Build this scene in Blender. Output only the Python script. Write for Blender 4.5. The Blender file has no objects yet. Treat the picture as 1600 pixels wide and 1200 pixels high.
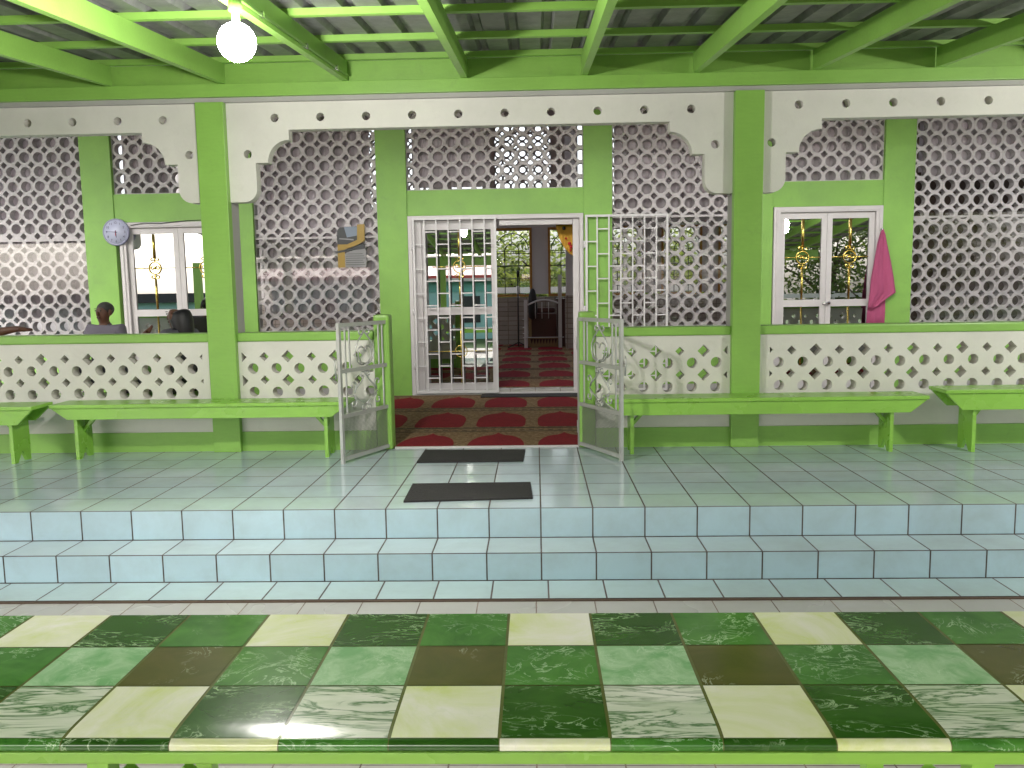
import bpy, bmesh, math, random
from mathutils import Vector, Matrix
R = math.radians
random.seed(7)
sc = bpy.context.scene
COL = sc.collection

# ---------------------------------------------------------------- camera
cd = bpy.data.cameras.new('Camera'); cam = bpy.data.objects.new('Camera', cd); COL.objects.link(cam)
cd.sensor_width = 36; cd.lens = 36*1313.18/1600; cd.clip_start = .02; cd.clip_end = 500
rx = Vector((0.99949911, 0.02754181, -0.01558801)); up = Vector((0.01234007, 0.11439327, 0.9933589)); fw = Vector((-0.02914207, 0.99305369, -0.11399611))
m = Matrix((rx, up, -fw)).transposed().to_4x4(); m.translation = Vector((-0.0152, -4.7446, 1.2654))
cam.matrix_world = m
sc.camera = cam

# ---------------------------------------------------------------- light
SUN_EL, SUN_AZ = 32, 200
w = bpy.data.worlds.new("World"); sc.world = w; w.use_nodes = True
nt = w.node_tree; nt.nodes.clear()
sky = nt.nodes.new('ShaderNodeTexSky'); sky.sky_type = 'NISHITA'; sky.sun_disc = False
sky.sun_elevation = R(SUN_EL); sky.sun_rotation = R(SUN_AZ); sky.air_density = 1.2; sky.dust_density = 4
hs = nt.nodes.new('ShaderNodeHueSaturation'); hs.inputs['Saturation'].default_value = .35
bg = nt.nodes.new('ShaderNodeBackground'); bg.inputs[1].default_value = .15
wo = nt.nodes.new('ShaderNodeOutputWorld')
nt.links.new(sky.outputs[0], hs.inputs['Color']); nt.links.new(hs.outputs[0], bg.inputs[0]); nt.links.new(bg.outputs[0], wo.inputs[0])
sl = bpy.data.lights.new('sun', 'SUN'); sl.energy = 1.1; sl.angle = R(35); sl.color = (1, .97, .92)
so = bpy.data.objects.new('sun', sl); COL.objects.link(so)
so.rotation_euler = (R(90-SUN_EL), 0, R(180-SUN_AZ))
sc.view_settings.view_transform = 'Standard'; sc.view_settings.look = 'None'; sc.view_settings.gamma = 1
sc.view_settings.exposure = 1.53
sc.cycles.max_bounces = 9; sc.cycles.diffuse_bounces = 6; sc.cycles.glossy_bounces = 4; sc.cycles.transparent_max_bounces = 16
sc.cycles.use_denoising = True; sc.cycles.caustics_reflective = False; sc.cycles.caustics_refractive = False
sc.cycles.sample_clamp_indirect = 6

# ---------------------------------------------------------------- materials
MATS = {}
def base_mat(name):
    mt = bpy.data.materials.new(name); mt.use_nodes = True; MATS[name] = mt
    n = mt.node_tree; return mt, n, n.nodes['Principled BSDF']
def N(n, t, **kw):
    x = n.nodes.new(t)
    for k, v in kw.items(): setattr(x, k, v)
    return x
def math_(n, op, a, b=None):
    x = N(n, 'ShaderNodeMath', operation=op)
    for i, v in enumerate((a, b)):
        if v is None: continue
        if isinstance(v, (int, float)): x.inputs[i].default_value = v
        else: n.links.new(v, x.inputs[i])
    return x.outputs[0]
def mixc(n, f, a, b, mode='MIX'):
    x = N(n, 'ShaderNodeMix', data_type='RGBA', blend_type=mode)
    for i, v in ((0, f), (6, a), (7, b)):
        if isinstance(v, (int, float)): x.inputs[i].default_value = v
        elif isinstance(v, tuple): x.inputs[i].default_value = (*v, 1)[:4]
        else: n.links.new(v, x.inputs[i])
    return x.outputs[2]
def noise(n, scale, detail=4, rough=.55, vec=None, dist=0):
    x = N(n, 'ShaderNodeTexNoise'); x.inputs['Scale'].default_value = scale; x.inputs['Detail'].default_value = detail
    x.inputs['Roughness'].default_value = rough; x.inputs['Distortion'].default_value = dist
    if vec is not None: n.links.new(vec, x.inputs['Vector'])
    return x.outputs[0]
def ramp(n, f, a, b, ca=(0, 0, 0), cb=(1, 1, 1)):
    x = N(n, 'ShaderNodeValToRGB'); n.links.new(f, x.inputs[0])
    x.color_ramp.elements[0].position = a; x.color_ramp.elements[1].position = b
    x.color_ramp.elements[0].color = (*ca, 1); x.color_ramp.elements[1].color = (*cb, 1)
    return x.outputs[0]
def pos(n): return N(n, 'ShaderNodeNewGeometry').outputs['Position']
def bump(n, bsdf, h, strength=.2, dist=.01):
    x = N(n, 'ShaderNodeBump'); x.inputs['Strength'].default_value = strength; x.inputs['Distance'].default_value = dist
    n.links.new(h, x.inputs['Height']); n.links.new(x.outputs[0], bsdf.inputs['Normal'])
def paint(name, col, rough=.5, var=.12, bumpy=.15, bscale=60, metal=0, spec=.5, dirt=0, dirtcol=(.12, .1, .08), brush=False):
    mt, n, b = base_mat(name); p = pos(n)
    big = noise(n, 1.7, 5, .6, p); c = mixc(n, ramp(n, big, .3, .7), tuple(x*(1-var) for x in col), tuple(min(1, x*(1+var*.5)) for x in col))
    fine = noise(n, 38, 4, .7, p)
    c = mixc(n, math_(n, 'MULTIPLY', ramp(n, fine, .45, .8), var*.8), c, tuple(x*.7 for x in col))
    if dirt:
        d = noise(n, 6, 8, .75, p, .6)
        c = mixc(n, math_(n, 'MULTIPLY', ramp(n, d, .56, .74), dirt), c, dirtcol)
    n.links.new(c, b.inputs['Base Color'])
    b.inputs['Metallic'].default_value = metal; b.inputs['Specular IOR Level'].default_value = spec
    n.links.new(math_(n, 'ADD', math_(n, 'MULTIPLY', big, .25), rough-.12), b.inputs['Roughness'])
    if brush:
        mp = N(n, 'ShaderNodeMapping'); mp.inputs['Scale'].default_value = (9, 60, 60); n.links.new(p, mp.inputs[0])
        st = noise(n, 1, 4, .6, mp.outputs[0]); c2 = mixc(n, math_(n, 'MULTIPLY', ramp(n, st, .4, .75), .22), c, tuple(x*.72 for x in col))
        ch = noise(n, 16, 6, .8, p, .4); c2 = mixc(n, ramp(n, ch, .715, .74), c2, (.16, .17, .10))
        n.links.new(c2, b.inputs['Base Color'])
    if bumpy: bump(n, b, noise(n, bscale, 3, .6, p), bumpy, .004)
    return mt
LIME = (.25, .475, .09)
G = paint('lime_paint', LIME, .42, .12, .25, 45, dirt=.2, brush=True)
GB = paint('lime_gloss', (.26, .52, .075), .28, .12, .12, 30, dirt=.3, brush=True)
GW = paint('lime_wall', (.23, .46, .085), .5, .16, .3, 40, dirt=.2)
WH = paint('white_wall', (.68, .66, .625), .6, .10, .3, 50, dirt=.16, dirtcol=(.35, .32, .28))
WG = paint('grey_wall', (.40, .385, .385), .7, .12, .3, 50, dirt=.1)
LT = paint('lattice_white', (.52, .49, .505), .6, .12, .35, 70, dirt=.15, dirtcol=(.2, .18, .16))
IW = paint('interior_white', (.66, .64, .66), .7, .06, .1, 30)
AL = paint('aluminium_white', (.60, .575, .585), .35, .06, .05, 80, dirt=.12)
GM = paint('gate_metal', (.50, .50, .48), .38, .18, .15, 120, metal=.5, dirt=.4, dirtcol=(.13, .11, .09))
GR = paint('grille_white', (.66, .65, .66), .4, .08, .1, 120)
RB = paint('rubber', (.024, .022, .023), .85, .35, 1, 160, dirt=.3, dirtcol=(.09, .08, .07))
OR = paint('orange_frame', (.42, .20, .045), .5, .15, .1, 60)
BK = paint('black_plastic', (.02, .02, .022), .5, .1, 0)
BR = paint('brown_wall', (.10, .065, .045), .7, .25, .3, 30)
WD = paint('dark_wood', (.075, .022, .016), .45, .3, .2, 50)
WDL = paint('fringe_gold', (.30, .20, .09), .6, .3, .2, 80)
TQ = paint('turquoise_wall', (.22, .60, .56), .6, .1, .1, 20)
TQL = paint('pale_turquoise', (.42, .74, .74), .6, .1, .1, 20)
RR = paint('red_roof', (.60, .10, .09), .45, .15, .1, 20)
CO = paint('ground_mat', (.20, .18, .15), .9, .3, .5, 5, dirt=.4)
GRS = paint('grass_green', (.07, .13, .03), .9, .4, .5, 6)
SK = paint('skin', (.13, .055, .033), .5, .1, .05, 60)
HR = paint('hair_black', (.008, .007, .009), .4, .2, .5, 200)
HG = paint('hair_grey', (.035, .03, .028), .6, .2, .5, 200)
SHT = paint('shirt_grey', (.17, .155, .195), .85, .15, .3, 200)
SHD = paint('shirt_dark', (.10, .10, .12), .85, .15, .3, 200)
TRS = paint('trousers', (.04, .04, .05), .85, .15, .3, 200)
PK = paint('pink_towel', (.44, .09, .20), .95, .12, .9, 260)
YC = paint('yellow_cloth', (.62, .34, .04), .85, .12, .3, 120)
RD = paint('red_print', (.55, .03, .03), .8, .1, 0)
CLK = paint('clock_white', (.50, .52, .68), .35, .03, 0)
CLR = paint('clock_rim', (.28, .29, .42), .3, .05, 0)
INK = paint('clock_ink', (.06, .06, .14), .5, 0, 0)
ST1 = paint('poster_yellow', (.34, .22, .035), .4, .1, 0)
ST2 = paint('poster_dark', (.035, .04, .045), .4, .3, 0)
ST3 = paint('poster_grey', (.26, .26, .27), .4, .1, 0)
ST4 = paint('poster_blue', (.20, .25, .33), .4, .2, 0)
FLR = paint('carpet_line', (.05, .04, .03), .95, .2, .3, 200)

def carpet_mat(name, col, c2):
    mt, n, b = base_mat(name); p = pos(n)
    c = mixc(n, ramp(n, noise(n, 34, 6, .75, p), .42, .6), col, c2)
    c = mixc(n, math_(n, 'MULTIPLY', ramp(n, noise(n, 3, 3, .6, p), .4, .7), .35), c, tuple(x*.6 for x in col))
    n.links.new(c, b.inputs['Base Color']); b.inputs['Roughness'].default_value = .95; b.inputs['Specular IOR Level'].default_value = .15
    bump(n, b, noise(n, 350, 2, .6, p), .6, .004); return mt
CB = carpet_mat('carpet_tan', (.31, .21, .12), (.15, .085, .04))
CR = carpet_mat('carpet_red', (.27, .022, .03), (.20, .018, .026))

def gold():
    mt, n, b = base_mat('brass'); b.inputs['Base Color'].default_value = (.80, .62, .16, 1); b.inputs['Metallic'].default_value = 1; b.inputs['Roughness'].default_value = .22
    return mt
BRASS = gold()
mt, n, b = base_mat('chrome'); b.inputs['Base Color'].default_value = (.7, .7, .7, 1); b.inputs['Metallic'].default_value = 1; b.inputs['Roughness'].default_value = .2; CHR = mt

def galv():
    mt, n, b = base_mat('galvanised_sheet'); p = pos(n)
    c = ramp(n, noise(n, 9, 6, .7, p, .4), .3, .75, (.15, .15, .155), (.27, .27, .275))
    d = ramp(n, noise(n, 3, 5, .6, p, .4), .52, .72)
    c = mixc(n, math_(n, 'MULTIPLY', d, .35), c, (.13, .11, .10))
    n.links.new(c, b.inputs['Base Color']); b.inputs['Metallic'].default_value = .35; b.inputs['Roughness'].default_value = .48
    return mt
GALV = galv()

def glass(name, refl, tint, blend=.35):
    """window pane: fresnel-like mirror over a tinted see-through"""
    mt = bpy.data.materials.new(name); mt.use_nodes = True; n = mt.node_tree; n.nodes.clear()
    o = N(n, 'ShaderNodeOutputMaterial'); mx = N(n, 'ShaderNodeMixShader'); gl = N(n, 'ShaderNodeBsdfGlossy'); tr = N(n, 'ShaderNodeBsdfTransparent')
    gl.inputs['Roughness'].default_value = 0.0; gl.inputs['Color'].default_value = (.95, .97, .97, 1); tr.inputs[0].default_value = (*tint, 1)
    lw = N(n, 'ShaderNodeLayerWeight'); lw.inputs[0].default_value = blend
    f = math_(n, 'ADD', math_(n, 'MULTIPLY', lw.outputs['Fresnel'], 1-refl), refl)
    n.links.new(f, mx.inputs[0]); n.links.new(tr.outputs[0], mx.inputs[1]); n.links.new(gl.outputs[0], mx.inputs[2]); n.links.new(mx.outputs[0], o.inputs[0])
    return mt
GLD = glass('tinted_glass', .50, (.10, .11, .11))
GLC = glass('clear_glass', .015, (.99, .99, .99), .25)
GLW = glass('window_glass', .02, (.95, .95, .95))

def lamp_mat():
    mt = bpy.data.materials.new('lamp_glow'); mt.use_nodes = True; n = mt.node_tree; n.nodes.clear()
    o = N(n, 'ShaderNodeOutputMaterial'); e = N(n, 'ShaderNodeEmission'); e.inputs[0].default_value = (1, .97, .93, 1); e.inputs[1].default_value = 60
    n.links.new(e.outputs[0], o.inputs[0]); return mt
LAMP = lamp_mat()

def tile_mat(name, col, grout, axes, rough=.18, g=.008, var=.05, spec=.5, motif=False):
    """axes: list of (axis index, pitch, offset)"""
    mt, n, b = base_mat(name); p = pos(n)
    sp = N(n, 'ShaderNodeSeparateXYZ'); n.links.new(p, sp.inputs[0])
    line = None; ids = []; fr = []
    for a, pitch, off in axes:
        t = math_(n, 'DIVIDE', math_(n, 'SUBTRACT', sp.outputs[a], off), pitch)
        ids.append(math_(n, 'FLOOR', t))
        d = math_(n, 'ABSOLUTE', math_(n, 'SUBTRACT', math_(n, 'FRACT', t), .5))      # .5 on the line
        dist = math_(n, 'MULTIPLY', math_(n, 'SUBTRACT', .5, d), pitch); fr.append(dist)
        mr = N(n, 'ShaderNodeMapRange'); n.links.new(dist, mr.inputs[0]); mr.inputs[1].default_value = g*.4; mr.inputs[2].default_value = g*.62; mr.inputs[3].default_value = 1; mr.inputs[4].default_value = 0
        line = mr.outputs[0] if line is None else math_(n, 'MAXIMUM', line, mr.outputs[0])
    idv = N(n, 'ShaderNodeCombineXYZ'); n.links.new(ids[0], idv.inputs[0])
    if len(ids) > 1: n.links.new(ids[1], idv.inputs[1])
    wn = N(n, 'ShaderNodeTexWhiteNoise'); n.links.new(idv.outputs[0], wn.inputs['Vector'])
    c = mixc(n, wn.outputs['Value'], tuple(x*(1-var) for x in col), tuple(x*(1+var) for x in col))
    sm = noise(n, 2.2, 6, .7, p, .3)
    c = mixc(n, math_(n, 'MULTIPLY', ramp(n, sm, .42, .85), .38), c, (.24, .235, .19))
    speck = noise(n, 90, 3, .7, p)
    c = mixc(n, math_(n, 'MULTIPLY', ramp(n, speck, .55, .8), .18), c, tuple(x*.75 for x in col))
    if motif:
        s = math_(n, 'ADD', fr[0], fr[1])
        cm = math_(n, 'MULTIPLY', math_(n, 'LESS_THAN', s, .035), 1)
        ring = math_(n, 'MULTIPLY', math_(n, 'LESS_THAN', s, .072), math_(n, 'GREATER_THAN', s, .062))
        c = mixc(n, math_(n, 'MAXIMUM', cm, ring), c, (.09, .055, .045))
    gc = mixc(n, ramp(n, noise(n, 5, 5, .7, p), .4, .65), grout, tuple(x*2.2 for x in grout))
    c = mixc(n, line, c, gc); n.links.new(c, b.inputs['Base Color'])
    rr = math_(n, 'ADD', rough, math_(n, 'MULTIPLY', ramp(n, noise(n, 2, 2, .5, p), .2, .8), .05))
    n.links.new(math_(n, 'MAXIMUM', rr, math_(n, 'MULTIPLY', line, .9)), b.inputs['Roughness'])
    b.inputs['Specular IOR Level'].default_value = spec
    h = math_(n, 'SUBTRACT', math_(n, 'MULTIPLY', wn.outputs['Value'], .12), line)
    bump(n, b, h, .5, .002)
    return mt
TC = (.42, .52, .555); GRT = (.055, .045, .042)
def joints(mt):
    n = mt.node_tree; b = n.nodes['Principled BSDF']; src = b.inputs['Base Color'].links[0].from_socket
    sp = N(n, 'ShaderNodeSeparateXYZ'); n.links.new(pos(n), sp.inputs[0]); line = None
    for a, off in ((0, .02), (2, .054)):
        d = math_(n, 'ABSOLUTE', math_(n, 'SUBTRACT', math_(n, 'FRACT', math_(n, 'DIVIDE', math_(n, 'SUBTRACT', sp.outputs[a], off), .332)), .5))
        l = math_(n, 'GREATER_THAN', d, .492); line = l if line is None else math_(n, 'MAXIMUM', line, l)
    c = mixc(n, math_(n, 'MULTIPLY', line, .45), src, (.22, .2, .18)); n.links.new(c, b.inputs['Base Color'])
joints(LT)
T_TOP = tile_mat('tile_platform', TC, GRT, [(0, .3, 0), (1, .296, -.004)], .10, .009)
T_TREAD = tile_mat('tile_tread', TC, GRT, [(0, .3, 0), (1, .28, 0)], .2, .009)
T_R1 = tile_mat('tile_riser', (.46, .62, .71), GRT, [(0, .3, 0), (2, .178, 0)], .2, .008)  # same tile as the treads, bluish daylight put into its colour
T_R2 = tile_mat('tile_riser_low', (.46, .62, .71), GRT, [(0, .3, 0), (2, .157, -.178)], .2, .008)  # lower riser carries the same bluish light in its colour
T_F1 = tile_mat('tile_strip', (.40, .52, .54), GRT, [(0, .3, .035), (1, .27, -.28)], .2, .009)
T_F2 = tile_mat('tile_floor', (.42, .41, .39), (.12, .09, .075), [(0, .3, -.03), (1, .3, -.56)], .25, .006)
T_F3 = tile_mat('tile_floor_pattern', (.46, .38, .32), (.12, .08, .07), [(0, .3, -.14), (1, .3, -2.96)], .3, .005, motif=True)
T_DADO = tile_mat('tile_dado', (.30, .26, .23), (.12, .09, .08), [(0, .2, 0), (2, .1, .06)], .3, .014, .15)

def marble(name, c0, c1, vein, scale=6, amt=.5, stretch=(1, 1, 1), lo=.47, hi=.5, vw=.022):
    mt, n, b = base_mat(name); p = pos(n)
    mp = N(n, 'ShaderNodeMapping'); mp.inputs['Scale'].default_value = stretch; n.links.new(p, mp.inputs[0])
    a = noise(n, scale, 7, .65, mp.outputs[0], .8)
    c = mixc(n, ramp(n, a, .35, .65), c0, c1)
    v = noise(n, scale*1.3, 6, .6, mp.outputs[0], 2.2)
    vv = math_(n, 'ABSOLUTE', math_(n, 'SUBTRACT', v, .5))
    k = ramp(n, vv, .0, vw, (1, 1, 1), (0, 0, 0))
    msk = ramp(n, noise(n, scale*.8, 3, .5, mp.outputs[0]), lo, hi+.1)
    c = mixc(n, math_(n, 'MULTIPLY', math_(n, 'MULTIPLY', k, msk), amt), c, vein)
    n.links.new(c, b.inputs['Base Color']); b.inputs['Roughness'].default_value = .17; b.inputs['Specular IOR Level'].default_value = .5
    bump(n, b, noise(n, 7, 3, .5, p), .10, .01)
    return mt
M_A = marble('marble_dark_green', (.017, .075, .006), (.035, .125, .012), (.45, .62, .36), 6, .9, (1, 2.2, 1), vw=.028)
M_B = marble('marble_mid_green', (.035, .155, .018), (.075, .25, .035), (.45, .66, .38), 7, .95)
M_C = marble('marble_cream', (.88, .87, .78), (.66, .74, .30), (.75, .78, .62), 4, .5)
M_O = marble('marble_olive', (.075, .080, .012), (.105, .10, .02), (.55, .60, .42), 8, .9, (1, 1, 1), .56, .58)
M_L = marble('marble_pale_green', (.19, .43, .18), (.42, .64, .38), (.55, .75, .50), 12, .7)
M_S = marble('marble_streaked', (.80, .81, .72), (.50, .60, .42), (.05, .17, .04), 3.2, .95, (.7, 3.6, 1), .3, .35, .06)
M_G = marble('cloth_grout', (.10, .12, .03), (.15, .17, .05), (.2, .2, .1), 7, .3)

def leaf_mat(name, a, b_):
    mt, n, b = base_mat(name)
    oi = noise(n, 2.2, 3, .6, pos(n)); c = mixc(n, ramp(n, oi, .35, .65), a, b_)
    n.links.new(c, b.inputs['Base Color']); b.inputs['Roughness'].default_value = .6; b.inputs['Transmission Weight'].default_value = 0
    tl = N(n, 'ShaderNodeBsdfTranslucent'); n.links.new(c, tl.inputs[0]); mx = N(n, 'ShaderNodeMixShader'); mx.inputs[0].default_value = .35
    n.links.new(b.outputs[0], mx.inputs[1]); n.links.new(tl.outputs[0], mx.inputs[2]); n.links.new(mx.outputs[0], n.nodes['Material Output'].inputs[0])
    return mt
LEAF = leaf_mat('leaves', (.04, .08, .02), (.14, .20, .035)); LEAFY = leaf_mat('leaves_yellow', (.06, .11, .02), (.30, .36, .05))
TRK = paint('bark', (.10, .075, .05), .9, .3, .6, 12)

def mesh_screen_mat():
    mt = bpy.data.materials.new('wire_mesh'); mt.use_nodes = True; n = mt.node_tree; b = n.nodes['Principled BSDF']
    b.inputs['Base Color'].default_value = (.28, .28, .26, 1); b.inputs['Metallic'].default_value = .5; b.inputs['Roughness'].default_value = .5
    return mt
WM = mesh_screen_mat()

# ---------------------------------------------------------------- mesh helpers
class MB:
    def __init__(s): s.v = []; s.f = []; s.m = []; s.sm = []
    def add(s, vs, fs, mi=0, smooth=False):
        o = len(s.v); s.v += [tuple(v) for v in vs]
        for f in fs: s.f.append(tuple(i+o for i in f)); s.m.append(mi); s.sm.append(smooth)
        return s
    def box(s, x0, x1, y0, y1, z0, z1, mi=0):
        vs = [(x, y, z) for z in (z0, z1) for y in (y0, y1) for x in (x0, x1)]
        return s.add(vs, [(0, 2, 3, 1), (4, 5, 7, 6), (0, 1, 5, 4), (2, 6, 7, 3), (0, 4, 6, 2), (1, 3, 7, 5)], mi)
    def bbox(s, x0, x1, y0, y1, z0, z1, c=.006, mi=0):
        """box with chamfered edges"""
        bm = bmesh.new(); bmesh.ops.create_cube(bm, size=1)
        for v in bm.verts: v.co = Vector(((x0+x1)/2+v.co.x*(x1-x0), (y0+y1)/2+v.co.y*(y1-y0), (z0+z1)/2+v.co.z*(z1-z0)))
        bmesh.ops.bevel(bm, geom=bm.edges[:], offset=c, segments=2, affect='EDGES', profile=.6)
        bm.verts.index_update(); s.add([v.co[:] for v in bm.verts], [[v.index for v in f.verts] for f in bm.faces], mi); bm.free(); return s
    def tube(s, pts, r, seg=6, mi=0, cap=True):
        pts = [Vector(p) for p in pts]; rs = r if isinstance(r, (list, tuple)) else [r]*len(pts)
        vs = []; fs = []; prev = None
        for i, p in enumerate(pts):
            t = (pts[min(i+1, len(pts)-1)]-pts[max(i-1, 0)]).normalized()
            a = prev if prev is not None else (Vector((0, 0, 1)) if abs(t.z) < .9 else Vector((1, 0, 0)))
            u = (a - t*a.dot(t)); u = u.normalized() if u.length > 1e-6 else t.orthogonal().normalized()
            prev = u; v = t.cross(u)
            for k in range(seg):
                an = 2*math.pi*k/seg + math.pi/seg; vs.append(p+(u*math.cos(an)+v*math.sin(an))*rs[i])
        for i in range(len(pts)-1):
            for k in range(seg): fs.append((i*seg+k, i*seg+(k+1) % seg, (i+1)*seg+(k+1) % seg, (i+1)*seg+k))
        if cap: fs.append(tuple(range(seg))[::-1]); fs.append(tuple((len(pts)-1)*seg+k for k in range(seg)))
        return s.add(vs, fs, mi, seg > 5)
    def prism(s, poly, axis, a0, a1, mi=0):
        """poly in the two other axes, extruded along axis"""
        def mk(p, a): return (a, p[0], p[1]) if axis == 0 else (p[0], a, p[1]) if axis == 1 else (p[0], p[1], a)
        k = len(poly); vs = [mk(p, a0) for p in poly]+[mk(p, a1) for p in poly]
        return s.add(vs, [tuple(range(k)), tuple(range(2*k-1, k-1, -1))]+[(i, i+k, (i+1) % k+k, (i+1) % k) for i in range(k)], mi)
    def sphere(s, c, r, mi=0, nu=20, nv=12):
        rx_, ry, rz = (r, r, r) if isinstance(r, (int, float)) else r
        vs = [(c[0], c[1], c[2]-rz)]
        for j in range(1, nv):
            a = -math.pi/2+math.pi*j/nv
            for i in range(nu): b_ = 2*math.pi*i/nu; vs.append((c[0]+rx_*math.cos(a)*math.cos(b_), c[1]+ry*math.cos(a)*math.sin(b_), c[2]+rz*math.sin(a)))
        vs.append((c[0], c[1], c[2]+rz)); L = len(vs)-1; fs = [(0, 1+(i+1) % nu, 1+i) for i in range(nu)]
        for j in range(nv-2):
            for i in range(nu): a = 1+j*nu; fs.append((a+i, a+(i+1) % nu, a+nu+(i+1) % nu, a+nu+i))
        a = 1+(nv-2)*nu; fs += [(a+i, a+(i+1) % nu, L) for i in range(nu)]
        return s.add(vs, fs, mi, True)
    def lathe(s, c, prof, seg=20, axis=2, mi=0):
        vs = []; fs = []
        for r, h in prof:
            for k in range(seg):
                a = 2*math.pi*k/seg; x, y = r*math.cos(a), r*math.sin(a)
                vs.append((c[0]+x, c[1]+y, c[2]+h) if axis == 2 else (c[0]+x, c[1]+h, c[2]+y))
        for i in range(len(prof)-1):
            for k in range(seg): fs.append((i*seg+k, i*seg+(k+1) % seg, (i+1)*seg+(k+1) % seg, (i+1)*seg+k))
        fs.append(tuple(range(seg))[::-1]); fs.append(tuple((len(prof)-1)*seg+k for k in range(seg)))
        return s.add(vs, fs, mi, True)
    def build(s, name, mats, parent=None, local=False):
        off = Vector((0, 0, 0))
        if parent is not None and not local:
            q = parent
            while q is not None: off += q.location; q = q.parent
        me = bpy.data.meshes.new(name); me.from_pydata([tuple(Vector(v)-off) for v in s.v], [], s.f)
        for mt in (mats if isinstance(mats, (list, tuple)) else [mats]): me.materials.append(mt)
        me.polygons.foreach_set('material_index', s.m); me.polygons.foreach_set('use_smooth', s.sm)
        bm = bmesh.new(); bm.from_mesh(me); bmesh.ops.recalc_face_normals(bm, faces=bm.faces); bm.to_mesh(me); bm.free()
        o = bpy.data.objects.new(name, me); COL.objects.link(o)
        if parent is not None: o.parent = parent
        return o
def thing(name, label, cat, loc=(0, 0, 0), group=None):
    o = bpy.data.objects.new(name, None); COL.objects.link(o); o.location = loc; o.empty_display_size = .1
    o['label'] = label; o['category'] = cat
    if group: o['group'] = group
    return o
def tag(o, label, cat, group=None):
    o['label'] = label; o['category'] = cat
    if group: o['group'] = group
    return o
def rebase(o, loc):
    """give a one-mesh thing its origin at its base"""
    loc = Vector(loc); o.data.transform(Matrix.Translation(-loc)); o.location = loc; return o
def struct(o): o['kind'] = 'structure'; return o
def each(boxes, name, mat, parent, local=False):
    for q in boxes: MB().box(*q).build(name, mat, parent, local)
def dup(o, loc=None, rotz=None, label=None, parent=None):
    c = o.copy(); COL.objects.link(c)
    if parent is not None: c.parent = parent
    if loc is not None: c.location = loc
    if rotz is not None: c.rotation_euler.z = rotz
    if label: c['label'] = label
    for ch in list(o.children): dup(ch, parent=c)
    return c
def clip(poly, x0, x1, z0, z1):
    for ax, lim, sg in ((0, x0, 1), (0, x1, -1), (1, z0, 1), (1, z1, -1)):
        out = []
        for i in range(len(poly)):
            a, b_ = poly[i-1], poly[i]; da, db = (a[ax]-lim)*sg, (b_[ax]-lim)*sg
            if (da >= 0) != (db >= 0):
                t = da/(da-db); out.append((a[0]+(b_[0]-a[0])*t, a[1]+(b_[1]-a[1])*t))
            if db >= 0: out.append(b_)
        poly = out
        if not poly: return []
    return poly
def area(p): return abs(sum(p[i-1][0]*p[i][1]-p[i][0]*p[i-1][1] for i in range(len(p))))/2
def circ(x, z, r, seg=20): return [(x+r*math.cos(2*math.pi*k/seg+.1), z+r*math.sin(2*math.pi*k/seg+.1)) for k in range(seg)]
def dia(x, z, d): return [(x-d, z), (x, z-d), (x+d, z), (x, z+d)]
def lattice_holes(x0, x1, z0, z1, ox, oz, p, r, d, d2=None, seg=18, jit=0):
    H = []; d2 = d2 or d
    i0, i1 = int((x0-ox)/p)-2, int((x1-ox)/p)+2; j0, j1 = int((z0-oz)/p)-2, int((z1-oz)/p)+2
    for i in range(i0, i1+1):
        for j in range(j0, j1+1):
            jx, jz = random.uniform(-jit, jit), random.uniform(-jit, jit)
            for h in (circ(ox+i*p+jx, oz+j*p+jz, r*random.uniform(.97, 1.03), seg), dia(ox+(i+.5)*p-jx, oz+(j+.5)*p+jz, d if i % 2 else d2)):
                c = clip(h, x0, x1, z0, z1)
                if len(c) > 2 and area(c) > area(h)*.12: H.append(c)
    return H
def perf(name, mat, outline, holes, y0, y1, parent=None):
    """a flat panel standing in the XZ plane, cut through by holes, y0..y1 thick"""
    want = area(outline)-sum(area(h) for h in holes); rg = random.Random(5)
    for attempt in range(12):                                  # the fill can flip on coincident points: check its area, shift a little, try again
        cu = bpy.data.curves.new('tmp', 'CURVE'); cu.dimensions = '2D'; cu.fill_mode = 'BOTH'; cu.extrude = (y1-y0)/2
        for poly in [outline]+holes:
            s = cu.splines.new('POLY'); s.points.add(len(poly)-1); s.use_cyclic_u = True
            jx, jz = (0, 0) if poly is outline or not attempt else (rg.uniform(-4e-4, 4e-4), rg.uniform(-4e-4, 4e-4))
            for k, q in enumerate(poly): s.points[k].co = (q[0]+jx, q[1]+jz, 0, 1)
        t = bpy.data.objects.new('tmp', cu); me = bpy.data.meshes.new_from_object(t)
        got = sum(p.area for p in me.polygons if abs(p.normal.z) > .9)/2
        if abs(got-want) < .02*area(outline): break
        if attempt < 11: bpy.data.objects.remove(t); bpy.data.meshes.remove(me); bpy.data.curves.remove(cu)
    mb = MB(); mb.v = [(v.co.x, (y0+y1)/2+v.co.z, v.co.y) for v in me.vertices]
    for f in me.polygons: mb.f.append(tuple(f.vertices)); mb.m.append(0); mb.sm.append(False)
    bpy.data.objects.remove(t); bpy.data.meshes.remove(me); bpy.data.curves.remove(cu)
    o = mb.build(name, mat, parent)
    bm = bmesh.new(); bm.from_mesh(o.data); bmesh.ops.remove_doubles(bm, verts=bm.verts, dist=1e-5); bmesh.ops.recalc_face_normals(bm, faces=bm.faces); bm.to_mesh(o.data); bm.free()
    return o
def rect(x0, x1, z0, z1): return [(x0, z0), (x1, z0), (x1, z1), (x0, z1)]
def spiral(cx, cz, r0, r1, a0, a1, n_=14): return [(cx+(r0+(r1-r0)*t/n_)*math.cos(R(a0+(a1-a0)*t/n_)), 0, cz+(r0+(r1-r0)*t/n_)*math.sin(R(a0+(a1-a0)*t/n_))) for t in range(n_+1)]

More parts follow.
